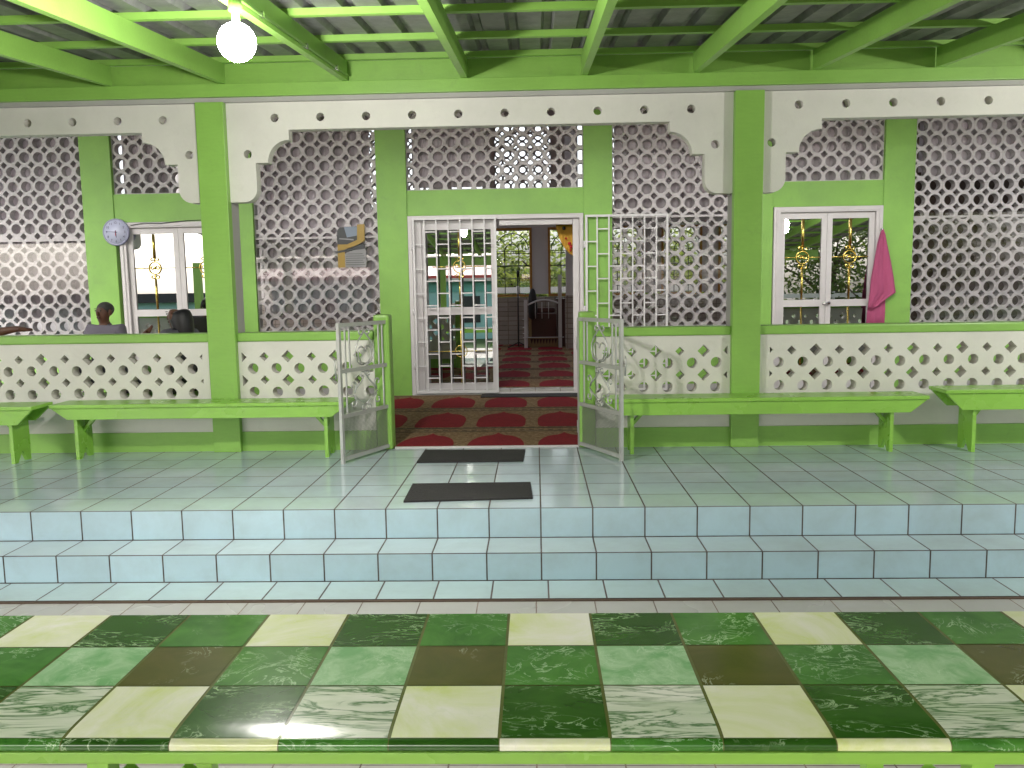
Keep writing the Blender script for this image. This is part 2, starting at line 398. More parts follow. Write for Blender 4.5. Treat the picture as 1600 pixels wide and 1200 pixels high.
# ---------------------------------------------------------------- ground, steps, floors
b = MB(); b.add([(-120, -120, -.52), (120, -120, -.52), (120, 120, -.52), (-120, 120, -.52)], [(0, 1, 2, 3)]); struct(b.build('ground', CO))
b = MB(); b.box(-10, 10, 0, 5.16, -.5, 0); pl = b.build('platform', T_TOP); struct(pl)
b = MB()
b.add([(-10, -.0005, -.178), (10, -.0005, -.178), (10, -.0005, -.002), (-10, -.0005, -.002)], [(0, 1, 2, 3)], 1)                 # upper riser
b.add([(-10, -.28, -.178), (10, -.28, -.178), (10, -.0005, -.178), (-10, -.0005, -.178)], [(0, 1, 2, 3)], 0)
b.add([(-10, -.28, -.335), (10, -.28, -.335), (10, -.28, -.178), (-10, -.28, -.178)], [(0, 1, 2, 3)], 2)
b.box(-10, 10, -.279, -.002, -.5, -.180, 0)
struct(b.build('steps', [T_TREAD, T_R1, T_R2]))
b = MB(); b.box(-10, 10, -.55, -.2805, -.5, -.335); struct(b.build('floor_strip', T_F1))
b = MB(); b.box(-10, 10, -.565, -.5505, -.5, -.338); struct(b.build('floor_joint', BR))
b = MB(); b.box(-10, 10, -2.36, -.5655, -.5, -.345); struct(b.build('floor', T_F2))
b = MB(); b.box(-10, 10, -7.4, -2.3605, -.5, -.345); struct(b.build('floor_lower', T_F3))

# ---------------------------------------------------------------- front colonnade
YF = 1.83
def column(x, label, first=None):
    if first: return dup(first, (x, YF, 0), label=label)
    t = thing('column', label, 'column', (x, YF, 0), 'green front columns')
    MB().bbox(x-.108, x+.108, YF-.06, YF+.02, .0, 2.70, .004).build('shaft', G, t)
    MB().box(x-.100, x+.100, YF+.0205, YF+.2, 0, 2.70).build('shaded_rear_half', WG, t)  # white column sides, their shade put into the grey colour
    return t
c0 = column(-2.478, 'green square column rising from the long bench left of the gates')
column(1.604, 'green square column rising from the long bench right of the gates', c0)
column(-6.56, 'green square column beyond the left end of the benches', c0)
column(5.69, 'green square column beyond the right end of the benches', c0)

b = MB(); b.bbox(-9, 9, YF-.07, YF+.14, 2.735, 2.83, .004); b.box(-9, 9, YF-.02, YF+.12, 2.8305, 2.985)
bo = b.build('lintel_beam', G); tag(rebase(bo, (0, YF, 2.73)), 'long green beam above the pierced white arch panels', 'beam')
b = MB(); b.box(-9, 9, YF-.035, YF+.1, 2.7005, 2.7345)  # shadow gap below the beam, put in as a grey strip
tag(rebase(b.build('shadow_gap_strip', WG), (0, YF, 2.7)), 'thin grey strip drawn for the shadow gap under the long green beam', 'strip')

def corner(xe, w_, s, zt=2.495):
    """edge points from the pier foot up to the straight top edge; s=+1 opening lies to the right"""
    pts = [(xe, 1.955)]
    for k in range(7): a = math.pi/2*k/6; pts.append((xe+s*(w_-.10+.10*math.sin(a)), 1.955+.10*(1-math.cos(a))))
    pts += [(xe+s*w_, 2.25), (xe+s*(w_+.095), 2.25)]
    for k in range(1, 9): a = math.pi/2*k/8; pts.append((xe+s*(w_+.095+.17*(1-math.cos(a))), 2.25+.17*math.sin(a)))
    pts += [(xe+s*(w_+.265), zt)]
    return pts
def arch(xa, xb, wa, wb, label, holes):
    out = corner(xa, wa, 1)+corner(xb, wb, -1)[::-1]+[(xb, 2.70), (xa, 2.70)]
    o = perf('arch_panel', WH, out, [circ(x, z, .032, 18) for x, z in holes], YF, YF+.10)
    rebase(o, ((xa+xb)/2, YF, 1.955)); tag(o, label, 'arch panel', 'pierced white arch panels'); return o
HX = .3527
arch(-2.369, 1.495, .212, .212, 'white arch panel with round holes between the two middle columns', [(-1.996+HX*k, 2.585) for k in range(10)]+[(-2.217, 2.317), (1.361, 2.32)])
arch(-6.45, -2.588, .18, .18, 'white arch panel with round holes at the left above the seated people', [(-2.863-HX*k, 2.585) for k in range(10)]+[(-2.672, 2.32)])
arch(1.713, 5.58, .18, .18, 'white arch panel with round holes at the right above the pink towel', [(1.983+.351*k, 2.60) for k in range(10)]+[(1.785, 2.325)])

def balustrade(x0, x1, hx0, hx1, ox, label):
    t = thing('balustrade', label, 'balustrade', ((x0+x1)/2, YF, 0), 'pierced white balustrades')
    H = lattice_holes(hx0, hx1, .42, .804, ox, .66, .1865, .041, .049, .036, jit=.004)
    perf('pierced_panel', WH, rect(x0, x1, .155, .874), H, YF-.005, YF+.105, t)
    MB().bbox(x0, x1, YF-.02, YF+.16, .8745, .943, .012).build('coping', G, t)
    MB().box(x0, x1, YF-.018, YF+.11, .0, .1545).build('plinth', G, t)
    return t
balustrade(-2.369, -1.291, -2.345, -1.30, -2.258, 'white pierced balustrade with green coping between left column and gates')
balustrade(.4495, 1.495, .46, 1.475, 1.385, 'white pierced balustrade with green coping between gates and right column')
balustrade(-6.45, -2.588, -6.4, -2.66, -2.742, 'white pierced balustrade in front of the seated people')
balustrade(1.713, 5.58, 1.80, 5.55, 1.872, 'white pierced balustrade below the pink towel, right of the right column')
def post(x, label):
    b = MB(); b.bbox(x-.063, x+.063, YF-.03, YF+.13, 0, 1.07, .02); o = b.build('gate_post', G)
    tag(rebase(o, (x, YF, 0)), label, 'gate post', 'short green gate posts')
post(-1.225, 'short green post carrying the left gate leaf'); post(.384, 'short green post carrying the right gate leaf')

# ---------------------------------------------------------------- porch roof
SL = .093                                                     # the roof falls towards the camera
def rz(y, z0=2.835): return z0-(1.8-y)*SL
roof = thing('porch_roof', 'green steel framed porch roof with grey ribbed metal sheets', 'roof', (0, 1.8, 2.83))
Y0, Y1 = -7.0, 1.76
for x in (-6.8, -5.9, -5.0, -4.12, -3.23, -2.36, -1.43, -.53, .37, 1.20, 2.08, 2.98, 3.88, 4.78, 5.7, 6.6):
    b = MB(); hw = .024
    b.add([(x-hw, Y0, rz(Y0)), (x+hw, Y0, rz(Y0)), (x+hw, Y1, rz(Y1)), (x-hw, Y1, rz(Y1)),
           (x-hw, Y0, rz(Y0)+.14), (x+hw, Y0, rz(Y0)+.14), (x+hw, Y1, rz(Y1)+.14), (x-hw, Y1, rz(Y1)+.14)],
          [(0, 3, 2, 1), (4, 5, 6, 7), (0, 1, 5, 4), (2, 3, 7, 6), (1, 2, 6, 5), (0, 4, 7, 3)])
    b.build('rafter', G, roof)
for y in (1.72, 1.02, .26, -.5, -1.3, -2.1, -2.9, -3.7, -4.5, -5.3, -6.1, -6.85):
    z = rz(y)+.1405; b = MB(); b.box(-7.3, 7.3, y-.02, y+.02, z, z+.04); b.build('purlin', G, roof)
# trapezoidal sheet
b = MB(); P = .228; prof = []
x = -7.4
while x < 7.4: prof += [(x, 0), (x+.145, 0), (x+.165, .040), (x+.208, .040)]; x += P
prof.append((x, 0)); ys = [-7.3, 1.95]
vs = [(px_, y, rz(y)+.182+h) for y in ys for px_, h in prof]; k = len(prof)
b.add(vs, [(i, i+1, i+1+k, i+k) for i in range(k-1)]); sh = b.build('ribbed_sheet', GALV, roof)
b = MB(); b.box(-7.3, 7.3, -7.05, -6.97, rz(-7)-.16, rz(-7)+.1); b.build('front_beam', G, roof)
b = MB()
b.tube([(-1.395, -6.5, rz(-6.5)+.03), (-1.395, 1.70, rz(1.7)+.03)], .009, 6)
b.build('conduit', G, roof)
for y in (1.35, .55, -.3, -1.2): MB().box(-1.406, -1.384, y-.012, y+.012, rz(y)+.015, rz(y)+.045).build('conduit_clip', CHR, roof)
for k, (x, lb) in enumerate(((-6.56, 'outer left'), (-2.48, 'inner left'), (1.6, 'inner right'), (5.69, 'outer right'))):
    b = MB(); b.bbox(x-.1, x+.1, -7.2, -7.06, -.34, rz(-7)+.05, .004)
    tag(rebase(b.build('porch_post', G), (x, -7.1, -.34)), 'green post at the open front edge of the porch, '+lb+' of four', 'post', 'green posts at the porch front')
# lamps
def lamp(x, y, z, label):
    t = thing('glare_sized_lamp', label, 'lamp', (x, y, z), 'bare globe lamps under the porch roof')
    MB().lathe((x, y, z), [(.018, .07), (.018, .13), (.03, .135), (.03, .20)], 16).build('lamp_holder', G, t)
    MB().sphere((x, y, z), .086).build('globe', LAMP, t)  # bare bulb widened so the globe takes in its glare
    l = bpy.data.lights.new('lamp_light', 'POINT'); l.energy = 80; l.shadow_soft_size = .07; l.color = (1, .96, .90)
    lo = bpy.data.objects.new('lamp_light', l); COL.objects.link(lo); lo.parent = t; lo.location = (0, 0, -.10)
    return t
lamp(-1.36, -.80, 2.395, 'glowing glare-sized white globe lamp hanging under a green rafter')
lamp(4.62, -.75, 2.36, 'glowing glare-sized white globe lamp at the far right of the porch')

# veranda roof
b = MB(); b.box(-10, 10, 2.0, 5.15, 3.50, 3.54)
tag(rebase(b.build('veranda_roof', IW), (0, 3.7, 3.5)), 'pale flat roof over the veranda behind the arches', 'roof')

# ---------------------------------------------------------------- benches
def bench(x0, x1, y0, h, label, ap=.085, dy=.27, legs=None):
    t = thing('bench', label, 'bench', ((x0+x1)/2, y0+dy/2, 0), 'green wooden benches along the balustrade')
    MB().bbox(x0, x1, y0-.012, y0+dy, h-.028, h, .005).build('seat', GB, t)
    c = .13
    for yy in (y0, y0+dy-.035):
        b = MB(); b.prism([(x0+.01, h-.03), (x0+c, h-.03-ap), (x1-c, h-.03-ap), (x1-.01, h-.03)], 1, yy, yy+.022); b.build('apron', GB, t)
    for s, lx in ((1, legs[0]), (-1, legs[1])):
        ya, yb = y0+.024, y0+dy-.037; ym = (ya+yb)/2
        b = MB(); b.prism([(ya, h-.03), (ya, .0), (ya+.045, 0), (ym, .085), (yb-.045, 0), (yb, 0), (yb, h-.03)], 0, lx-.013, lx+.013); b.build('leg', GB, t)
        b = MB(); b.prism([(lx+s*.014, .20), (lx+s*.014, .235), (lx+s*.16, h-.03), (lx+s*.19, h-.03)], 1, ym-.02, ym+.02); b.build('brace', GB, t)
    return t
bench(-3.73, -1.44, 1.50, .43, 'long green bench between the left bench end and the left gate leaf', legs=(-3.55, -1.62))
bench(.50, 2.885, 1.50, .425, 'long green bench passing the column right of the gates', legs=(.70, 2.63), ap=.095)
bench(2.985, 5.35, 1.46, .47, 'taller green bench at the right edge, right of the long bench', legs=(3.215, 5.1), ap=.12)
bench(-6.1, -3.775, 1.36, .44, 'green bench at the left edge, left of the long bench', legs=(-5.9, -3.97), ap=.11)
bi = bench(-5.3, -3.2, 3.75, .425, 'green bench inside the veranda under the seated man', legs=(-5.1, -3.4))
bench(-5.4, -2.7, 2.3, .40, 'green bench close behind the left balustrade under the dark haired person', legs=(-5.2, -2.9))

# ---------------------------------------------------------------- gates
def gate_leaf():
    L, H = .64, 1.02
    t = thing('gate_leaf', 'x', 'gate', (0, 0, 0), 'low metal gate leaves standing open')
    s = .0125
    each([(0, s*2, -s, s, .005, H), (L-2*s, L, -s, s, -.012, H+.005)], 'stile', GM, t, True)
    each([(2*s+.0005, L-2*s-.0005, -s*.9, s*.9, z-.014, z+.014) for z in (.03, .345, .675, H-.01)], 'rail', GM, t, True)
    each([(x-.005, x+.005, -.005, .005, .69, H-.025) for x in (.085, .135, L-.135, L-.085)]+[(x-.005, x+.005, -.005, .005, .36, .66) for x in (.085, L-.085)], 'upright_bar', GM, t, True)
    cx = L/2; rr = .0062
    b = MB()
    for s_ in (-1, 1):       # onion outline and twin curls, top field
        pts = []
        for q in ((0, .975), (.012, .94), (.07, .89), (.115, .83), (.118, .78), (.09, .725), (.05, .705), (.012, .70)): pts.append((cx+s_*q[0], 0, q[1]))
        b.tube(pts, rr, 6)
        b.tube([(cx+s_*abs(p[0]), p[1], p[2]) for p in spiral(.042, .80, .040, .040, 180, -20, 10)] + [(cx+s_*.076, 0, .76), (cx+s_*.05, 0, .72), (cx, 0, .71)], rr, 6)
        b.tube([(cx+s_*p[0], 0, p[2]) for p in spiral(.045, .955, .030, .012, 200, 480, 12)], rr, 6)
    b.build('onion_scroll', GM, t, True)
    b = MB()
    for s_ in (-1, 1):
        b.tube([(cx+s_*.14, 0, .50), (cx+s_*.12, 0, .53), (cx+s_*.05, 0, .58), (cx, 0, .635), (cx-s_*.01, 0, .655)], rr, 6)
        b.tube([(cx+s_*.15, 0, .49), (cx+s_*.10, 0, .45), (cx+s_*.03, 0, .42), (cx, 0, .40)], rr, 6)
        b.tube([(cx+s_*p[0], 0, p[2]) for p in spiral(.155, .555, .042, .012, 250, -60, 14)], rr, 6)
        b.tube([(cx+s_*p[0], 0, p[2]) for p in spiral(.155, .425, .042, .012, 110, 420, 14)], rr, 6)
        b.tube([(cx+s_*p[0], 0, p[2]) for p in spiral(.035, .63, .026, .010, 160, -120, 10)], rr, 6)
        b.tube([(cx+s_*p[0], 0, p[2]) for p in spiral(.035, .385, .026, .010, 200, 480, 10)], rr, 6)
    b.build('cross_scroll', GM, t, True)
    b = MB()
    nx, nz = 34, 30
    for i in range(nx+1):
        x = .032+(L-.064)*i/nx; b.box(x-.0011, x+.0011, -.002, 0, .045, .33)
    for j in range(nz+1):
        z = .046+.285*j/nz; b.box(.032, L-.032, .0002, .002, z-.0014, z+.0014)
    b.build('wire_screen', WM, t, True)
    for z in (.16, .82): b = MB(); b.tube([(-.012, .0, z-.05), (-.012, 0, z+.05)], .011, 8); b.build('hinge', GM, t, True)
    b = MB(); b.tube([(L+.004, -.022, .62), (L+.012, -.024, .72), (L+.004, -.022, .76)], .008, 6); b.tube([(L-.03, -.022, .69), (L+.015, -.022, .69)], .007, 6)
    b.build('bolt', GM, t, True)
    return t
gl = gate_leaf(); gl.location = (-1.178, 1.845, .004); gl.rotation_euler.z = math.atan2(1.285-1.845, -1.432+1.178)
gl['label'] = 'grey scrolled metal gate leaf hinged on the left gate post'
gr = dup(gl, (.318, 1.845, .004), math.atan2(1.285-1.845, .592-.318), 'grey scrolled metal gate leaf hinged on the right gate post')
gr.scale.y = -1

# mats on the platform
def rubber_mat(p, label):
    b = MB(); b.prism(p, 2, .001, .012); o = b.build('rubber_mat', RB)
    c = (sum(q[0] for q in p)/4, sum(q[1] for q in p)/4, 0); tag(rebase(o, c), label, 'door mat', 'black mats before the gates')
rubber_mat([(-.898, 1.272), (-.120, 1.285), (-.108, 1.70), (-.895, 1.735)], 'black rubber mat on the tiles nearest the gates')
rubber_mat([(-.817, .135), (-.046, .195), (-.062, .600), (-.827, .585)], 'larger black rubber mat near the top step edge')

# ---------------------------------------------------------------- carpets
def carpet(name, x0, x1, y0, y1, z, rows, pitch, ox, label, amp=1.0):
    b = MB(); b.box(x0, x1, y0, y1, z-.006, z, 0)
    for yb, yt in rows:
        L = yt-yb; k0 = int((x0-ox)/pitch)-1
        sh = 0
        for k in range(k0, int((x1-ox)/pitch)+2):
            cx = ox+k*pitch; hw = pitch*.40
            a0, a1 = yb+.05*L, yb+.80*L; H = a1-a0
            half = [(hw*.82, 0), (hw*.92, H*.03), (hw*.98, H*.09), (hw, H*.18)]+[(hw*math.cos(R(q))**.75, H*(.42+.46*math.sin(R(q))**1.15)) for q in range(0, 85, 8)]+[(hw*.10, H*.93), (0, H)]
            poly = [(cx+q[0], a0+q[1]) for q in half]+[(cx-q[0], a0+q[1]) for q in half[-2::-1]]
            poly = clip(poly, x0+.01, x1-.01, y0+.01, y1-.01)
            if len(poly) > 2: b.add([(q[0], q[1], z+.002) for q in poly], [tuple(range(len(poly)))], 1)
        for yl in (yb, yb+.012, yb+L*.86):
            if y0+.03 < yl < y1-.03: b.box(x0+.004, x1-.004, yl-.006, yl+.006, z+.0005, z+.003, 2)
    # small figures in the tan borders
    for yb, yt in rows:
        x = x0+.1
        while x < x1-.1:
            for yy in (yt-.085*(yt-yb), yb+.025):
                if y0+.05 < yy < y1-.05: b.box(x-.022, x+.022, yy-.008, yy+.008, z+.0005, z+.0028, 2)
            x += .085
    o = b.build(name, [CB, CR, FLR]); tag(rebase(o, ((x0+x1)/2, (y0+y1)/2, z)), label, 'carpet'); return o
carpet('prayer_carpet', -6.2, 5.4, 1.86, 5.13, .010, [(1.48, 2.72), (2.72, 3.97), (3.97, 5.2)], .57, -.92, 'red and tan prayer carpet on the veranda floor behind the gates')
carpet('hall_carpet', -7.9, 7.9, 5.36, 13.0, .07, [(5.2+1.22*k, 6.42+1.22*k) for k in range(7)], .60, -.34, 'red and tan prayer carpet inside the hall beyond the sliding door')
b = MB(); b.prism([(-.66, 4.83), (.52, 4.80), (.52, 5.10), (-.66, 5.10)], 2, .0135, .022)
tag(rebase(b.build('threshold_mat', RB), (0, 4.95, .013)), 'dark mat on the carpet at the foot of the sliding door', 'door mat')

# ---------------------------------------------------------------- hall building
YW = 5.20
hall = thing('hall_building', 'prayer hall with green pilasters and white pierced breeze block screens', 'building', (0, YW, 0))
pil = [(-5.33, -4.965), (-3.49, -3.315), (-1.85, -1.50), (.556, .885), (2.60, 2.735), (3.99, 4.335), (-7.2, -6.9), (6.1, 6.4)]
for x0, x1 in pil: MB().bbox(x0, x1, YW-.02, YW+.16, 0, 3.42, .004).build('pilaster', GW, hall)
# green margin beside the left column
lint = [(-4.9645, -3.4905, 2.10, 2.425), (-1.4995, .5555, 2.115, 2.405), (2.7355, 3.9895, 2.14, 2.425)]
for x0, x1, z0, z1 in lint: MB().box(x0, x1, YW-.005, YW+.14, z0, z1).build('door_lintel', GW, hall)
def screen(x0, x1, z0, z1, ox, oz, bar=None):
    holes = []
    zs = [z0, z1] if bar is None else [z0, bar, z1]
    for a, c in zip(zs[:-1], zs[1:]):
        holes += lattice_holes(x0+.008, x1-.008, a+.012, c-.012, ox, oz, .166, .0605, .042, seg=16, jit=.004)
    perf('lattice_screen', LT, rect(x0, x1, z0, z1), holes, YW+.03, YW+.125, hall)
screen(-3.3145, -1.8505, .78, 3.40, -3.121, 1.384, 1.885)
screen(.8855, 2.5995, .78, 3.40, .96, 1.384, 2.06)
screen(-6.8995, -5.3305, .78, 3.40, -6.18, 1.38, 1.91)
screen(4.3355, 6.0995, .78, 3.40, 4.42, 1.36, 2.0)
screen(-1.4995, .5555, 2.4055, 3.40, -.303, 2.785)
screen(-4.9645, -3.4905, 2.4255, 3.40, -4.87, 2.78)
screen(2.7355, 3.9895, 2.4255, 3.40, 2.90, 2.48)
for x0, x1 in ((-3.3145, -1.8505), (.8855, 2.5995), (-6.8995, -5.3305), (4.3355, 6.0995)):
    MB().box(x0+.002, x1-.002, YW+.003, YW+.008, .782, 1.87 if x0 < 0 else 2.04).build('glass_pane', GLC, hall)
    MB().box(x0, x1, YW+.01, YW+.13, .10, .7795).build('green_dado', GW, hall)
    MB().box(x0, x1, YW+.012, YW+.13, 0, .0995).build('skirting', WG, hall)
HH, YB = 4.9, 13.2
b = MB(); b.box(-8, 8, YW+.0, YW+.14, 3.4205, HH); b.box(-8, -7.2005, YW, YW+.14, 0, 3.42); b.box(6.4005, 8, YW, YW+.14, 0, 3.42); b.build('front_wall', IW, hall)
for xa, xb in ((-8.15, -8.0005), (8.0005, 8.15)):
    b = MB(); b.box(xa, xb, YW, YB+.2, 0, .9); b.box(xa, xb, YW, YB+.2, 2.6, 3.1); b.box(xa, xb, YW, YB+.2, 4.6, HH)
    for k in range(6): yk = YW+.0+k*1.52; b.box(xa, xb, yk, yk+.35, .9005, 2.5995); b.box(xa, xb, yk, yk+.35, 3.1005, 4.5995)  # openings between the piers added to bring more daylight into the hall
    b.build('side_wall', IW, hall)
for ya, yb in ((YW-.02, 7.2), (8.4, 10.2), (11.4, YB+.3)): MB().box(-8.2, 8.2, ya, yb, HH+.001, HH+.1).build('ceiling', IW, hall)
for ya, yb in ((7.2, 8.4), (10.2, 11.4)): MB().box(-8.2, 8.2, ya, yb, HH+.04, HH+.05).build('added_skylight_pane', GLW, hall)  # unseen skylight strips added to brighten the hall
b = MB(); b.box(-8, 8, YW+.02, YB, -.4, .062); b.build('hall_floor', T_F2, hall)
b = MB(); b.box(4.36, 4.46, YW+.2, 11.0, .063, HH); b.build('partition_wall', BR, hall)
b = MB(); b.box(4.47, 7.99, 7.2, 7.3, .063, 2.75); b.build('back_room_wall', BR, hall)
b = MB(); b.box(-7.99, -5.2, 8.2, 8.3, .063, 2.3); b.build('back_room_wall', IW, hall)
# far wall with arched windows and a row of high lights
WW, WP, WZ0, WZ1 = .75, 1.19, 1.12, 2.46
wins = [-.505+WP*k for k in range(-6, 7)]
holes = [rect(x-WW/2, x+WW/2, WZ0, WZ1) for x in wins]
hi = [(-7.3, -6.0), (-5.4, -3.9), (-3.5, -2.1), (-1.75, -1.1), (-.85, .35), (.9, 1.9), (2.2, 3.4), (3.7, 5.0), (5.4, 7.2)]
for a, c in hi: holes.append(rect(a, c, 2.95, 4.65))
perf('far_wall', IW, rect(-8, 8, 1.06, HH), holes, YB, YB+.16, hall)
b = MB(); b.box(-8, 8, YB-.01, YB+.16, .063, 1.0595); b.build('tiled_dado', T_DADO, hall)
for a, c in hi[::2]: perf('clerestory_screen', LT, rect(a+.001, c-.001, 2.951, 4.649), lattice_holes(a+.02, c-.02, 2.97, 4.63, a+.1, 3.05, .166, .062, .043, seg=10), YB+.05, YB+.11, hall)
def arched_window(x):
    f = MB(); w2 = WW/2
    for x0, x1, z0, z1 in ((x-w2-.05, x-w2+.0, WZ0-.05, WZ1+.05), (x+w2, x+w2+.05, WZ0-.05, WZ1+.05), (x-w2+.0005, x+w2-.0005, WZ0-.05, WZ0+.001), (x-w2+.0005, x+w2-.0005, WZ1, WZ1+.05)):
        f.box(x0, x1, YB-.03, YB-.003, z0, z1)
    fr = f.build('window', OR, hall)
    g = MB(); yy = YB+.03; ra = w2-.02; zc = WZ1-.06-ra
    g.tube([(x+ra*math.cos(a), yy, zc+ra*math.sin(a)) for a in [math.pi*k/16 for k in range(17)]], .010, 5)
    r2 = ra*.42; z2 = zc-.02
    g.tube([(x-r2, yy, WZ0)]+[(x-r2*math.cos(a), yy, z2+r2*math.sin(a)) for a in [math.pi*k/12 for k in range(13)]]+[(x+r2, yy, WZ0)], .009, 5)
    for an in (45, 90, 135): g.tube([(x+r2*math.cos(R(an)), yy, z2+r2*math.sin(R(an))), (x+ra*math.cos(R(an)), yy, zc+ra*math.sin(R(an)))], .008, 4)
    for z, r_ in ((WZ0+.33, .007), (WZ0+.60, .016), (WZ0+.86, .008), (z2, .008)): g.tube([(x-w2, yy+.01, z), (x+w2, yy+.01, z)], r_, 4)
    g.build('window_grille', BK, fr)
    MB().box(x-w2, x+w2, YB+.08, YB+.085, WZ0, WZ1).build('window_glass', GLW, fr)
for x in wins: arched_window(x)
b = MB(); b.box(.58, .80, 11.6, 11.8, 1.10, HH-.01); b.build('inner_pier', IW, hall)
b = MB(); b.box(.57, .81, 11.59, 11.81, .063, 1.0995); b.build('tiled_pier_base', T_DADO, hall)

# ---------------------------------------------------------------- doors
def ornament(b, x, y, z0, z1, zc, w2):
    b.tube([(x, y, z0), (x, y, zc-.12)], .010, 8); b.tube([(x, y, zc+.12), (x, y, z1)], .015, 8)
    b.tube([(x-w2, y, zc), (x-.075, y, zc)], .007, 6); b.tube([(x+.075, y, zc), (x+w2, y, zc)], .007, 6)
    b.tube([(x+.072*math.cos(a), y, zc+.072*math.sin(a)) for a in [2*math.pi*k/20 for k in range(21)]], .0065, 6, cap=False)
    for s in (-1, 1):
        b.tube([(x+p[0], y, zc+s*(.10+p[2])) for p in spiral(.028, .0, .028, .010, 180, -160, 12)], .005, 5)
        b.tube([(x-p[0], y, zc+s*(.10+p[2])) for p in spiral(.028, .0, .028, .010, 180, -160, 12)], .005, 5)
        b.tube([(x+p[0]*s, y, zc+p[2]) for p in spiral(.03, .0, .03, .008, 180, -200, 12)], .005, 5)
        b.tube([(x, y, zc+s*.072), (x, y, zc+s*.13)], .007, 6)
    b.sphere((x, y, zc), .017, 0, 10, 6)
def double_door(x0, x1, zt, label):
    t = thing('double_door', label, 'door', ((x0+x1)/2, YW, 0), 'white framed glass double doors')
    b = MB(); fw_ = .075
    b.box(x0, x0+fw_, YW-.03, YW+.10, .0, zt); b.box(x1-fw_, x1, YW-.03, YW+.10, 0, zt); b.box(x0+fw_+.0005, x1-fw_-.0005, YW-.03, YW+.10, zt-.06, zt)
    b.box(x0+.03, x0+.042, YW-.04, YW-.0302, 0, zt-.03); b.box(x1-.042, x1-.03, YW-.04, YW-.0302, 0, zt-.03); b.box(x0+.0425, x1-.0425, YW-.04, YW-.0302, zt-.042, zt-.03)
    b.build('frame', AL, t)
    a0, a1 = x0+fw_+.003, x1-fw_-.003; xm = (a0+a1)/2
    for k, (l0, l1) in enumerate(((a0, xm-.002), (xm+.002, a1))):
        st = .06; zl = 1.02
        b = MB(); y0, y1 = YW+.01, YW+.05
        b.box(l0, l0+st, y0, y1, .03, zt-.064); b.box(l1-st, l1, y0, y1, .03, zt-.064)
        for za, zb in ((.03, .13), (.99, 1.07), (zt-.134, zt-.064)): b.box(l0+st+.0005, l1-st-.0005, y0, y1, za, zb)
        leaf = b.build('door_leaf', AL, t)
        for za, zb in ((.1305, .9895), (1.0705, zt-.1345)):
            MB().box(l0+st, l1-st, YW+.028, YW+.033, za, zb).build('pane', GLD, leaf)
        b = MB(); xc = (l0+l1)/2; ornament(b, xc, YW+.018, 1.072, zt-.137, 1.56, (l1-l0)/2-st); b.tube([(xc, YW+.018, .132), (xc, YW+.018, .988)], .008, 6); b.build('brass_ornament', BRASS, leaf)
        if k: b = MB(); b.tube([(l0+.03, YW+.005, 1.03), (l0+.03, YW-.03, 1.03)], .018, 8); b.tube([(l0+.03, YW-.03, 1.035), (l0-.05, YW-.035, 1.02)], .010, 8); b.build('handle', CHR, leaf)
    return t
double_door(-4.915, -3.54, 2.095, 'white framed glass double door beside the wall clock')
double_door(2.745, 3.985, 2.135, 'white framed glass double door with pink towel on its frame')

# sliding door in the middle
sd = thing('sliding_door', 'white aluminium sliding door standing half open at the hall entrance', 'door', (-.475, YW, 0))
x0, x1, zt = -1.495, .55, 2.11
b = MB(); b.box(x0, x0+.045, YW-.03, YW+.13, 0, zt); b.box(x1-.045, x1, YW-.03, YW+.13, 0, zt); b.box(x0+.0455, x1-.0455, YW-.03, YW+.13, zt-.05, zt)
b.box(x0+.0455, x1-.0455, YW-.02, YW+.13, .0, .028); b.build('frame', AL, sd)
b = MB(); b.box(x0+.05, x0+.15, YW+.005, YW+.10, .03, zt-.055); b.build('side_jamb', AL, sd)
b = MB(); b.box(x1-.12, x1-.05, YW+.01, YW+.08, .03, zt-.055); b.build('side_jamb', AL, sd)
b = MB(); b.box(-.43, x1-.125, YW+.02, YW+.08, zt-.12, zt-.055); b.build('inner_track', AL, sd)
l0, l1 = x0+.1505, -.47
b = MB(); y0, y1 = YW+.03, YW+.07
b.box(l0, l0+.045, y0, y1, .03, zt-.055); b.box(l1-.06, l1, y0, y1, .03, zt-.055)
for za, zb in ((.03, .14), (.955, 1.045), (zt-.16, zt-.055)): b.box(l0+.0455, l1-.0605, y0, y1, za, zb)
leaf = b.build('sliding_leaf', AL, sd)
for za, zb in ((.1405, .9545), (1.0455, zt-.1605)): MB().box(l0+.045, l1-.06, YW+.048, YW+.053, za, zb).build('pane', GLD, leaf)
b = MB(); xc = (l0+l1)/2; ornament(b, xc, YW+.04, 1.047, zt-.162, 1.52, .32); b.build('brass_ornament', BRASS, leaf)
b = MB(); b.tube([(xc, YW+.04, .142), (xc, YW+.04, .953)], .009, 6); b.tube([(l0+.05, YW+.04, .52), (l1-.065, YW+.04, .52)], .007, 6)
b.tube([(xc+.07*math.cos(a), YW+.04, .52+.07*math.sin(a)) for a in [2*math.pi*k/18 for k in range(19)]], .006, 6, cap=False); b.build('lower_ornament', BRASS, leaf)

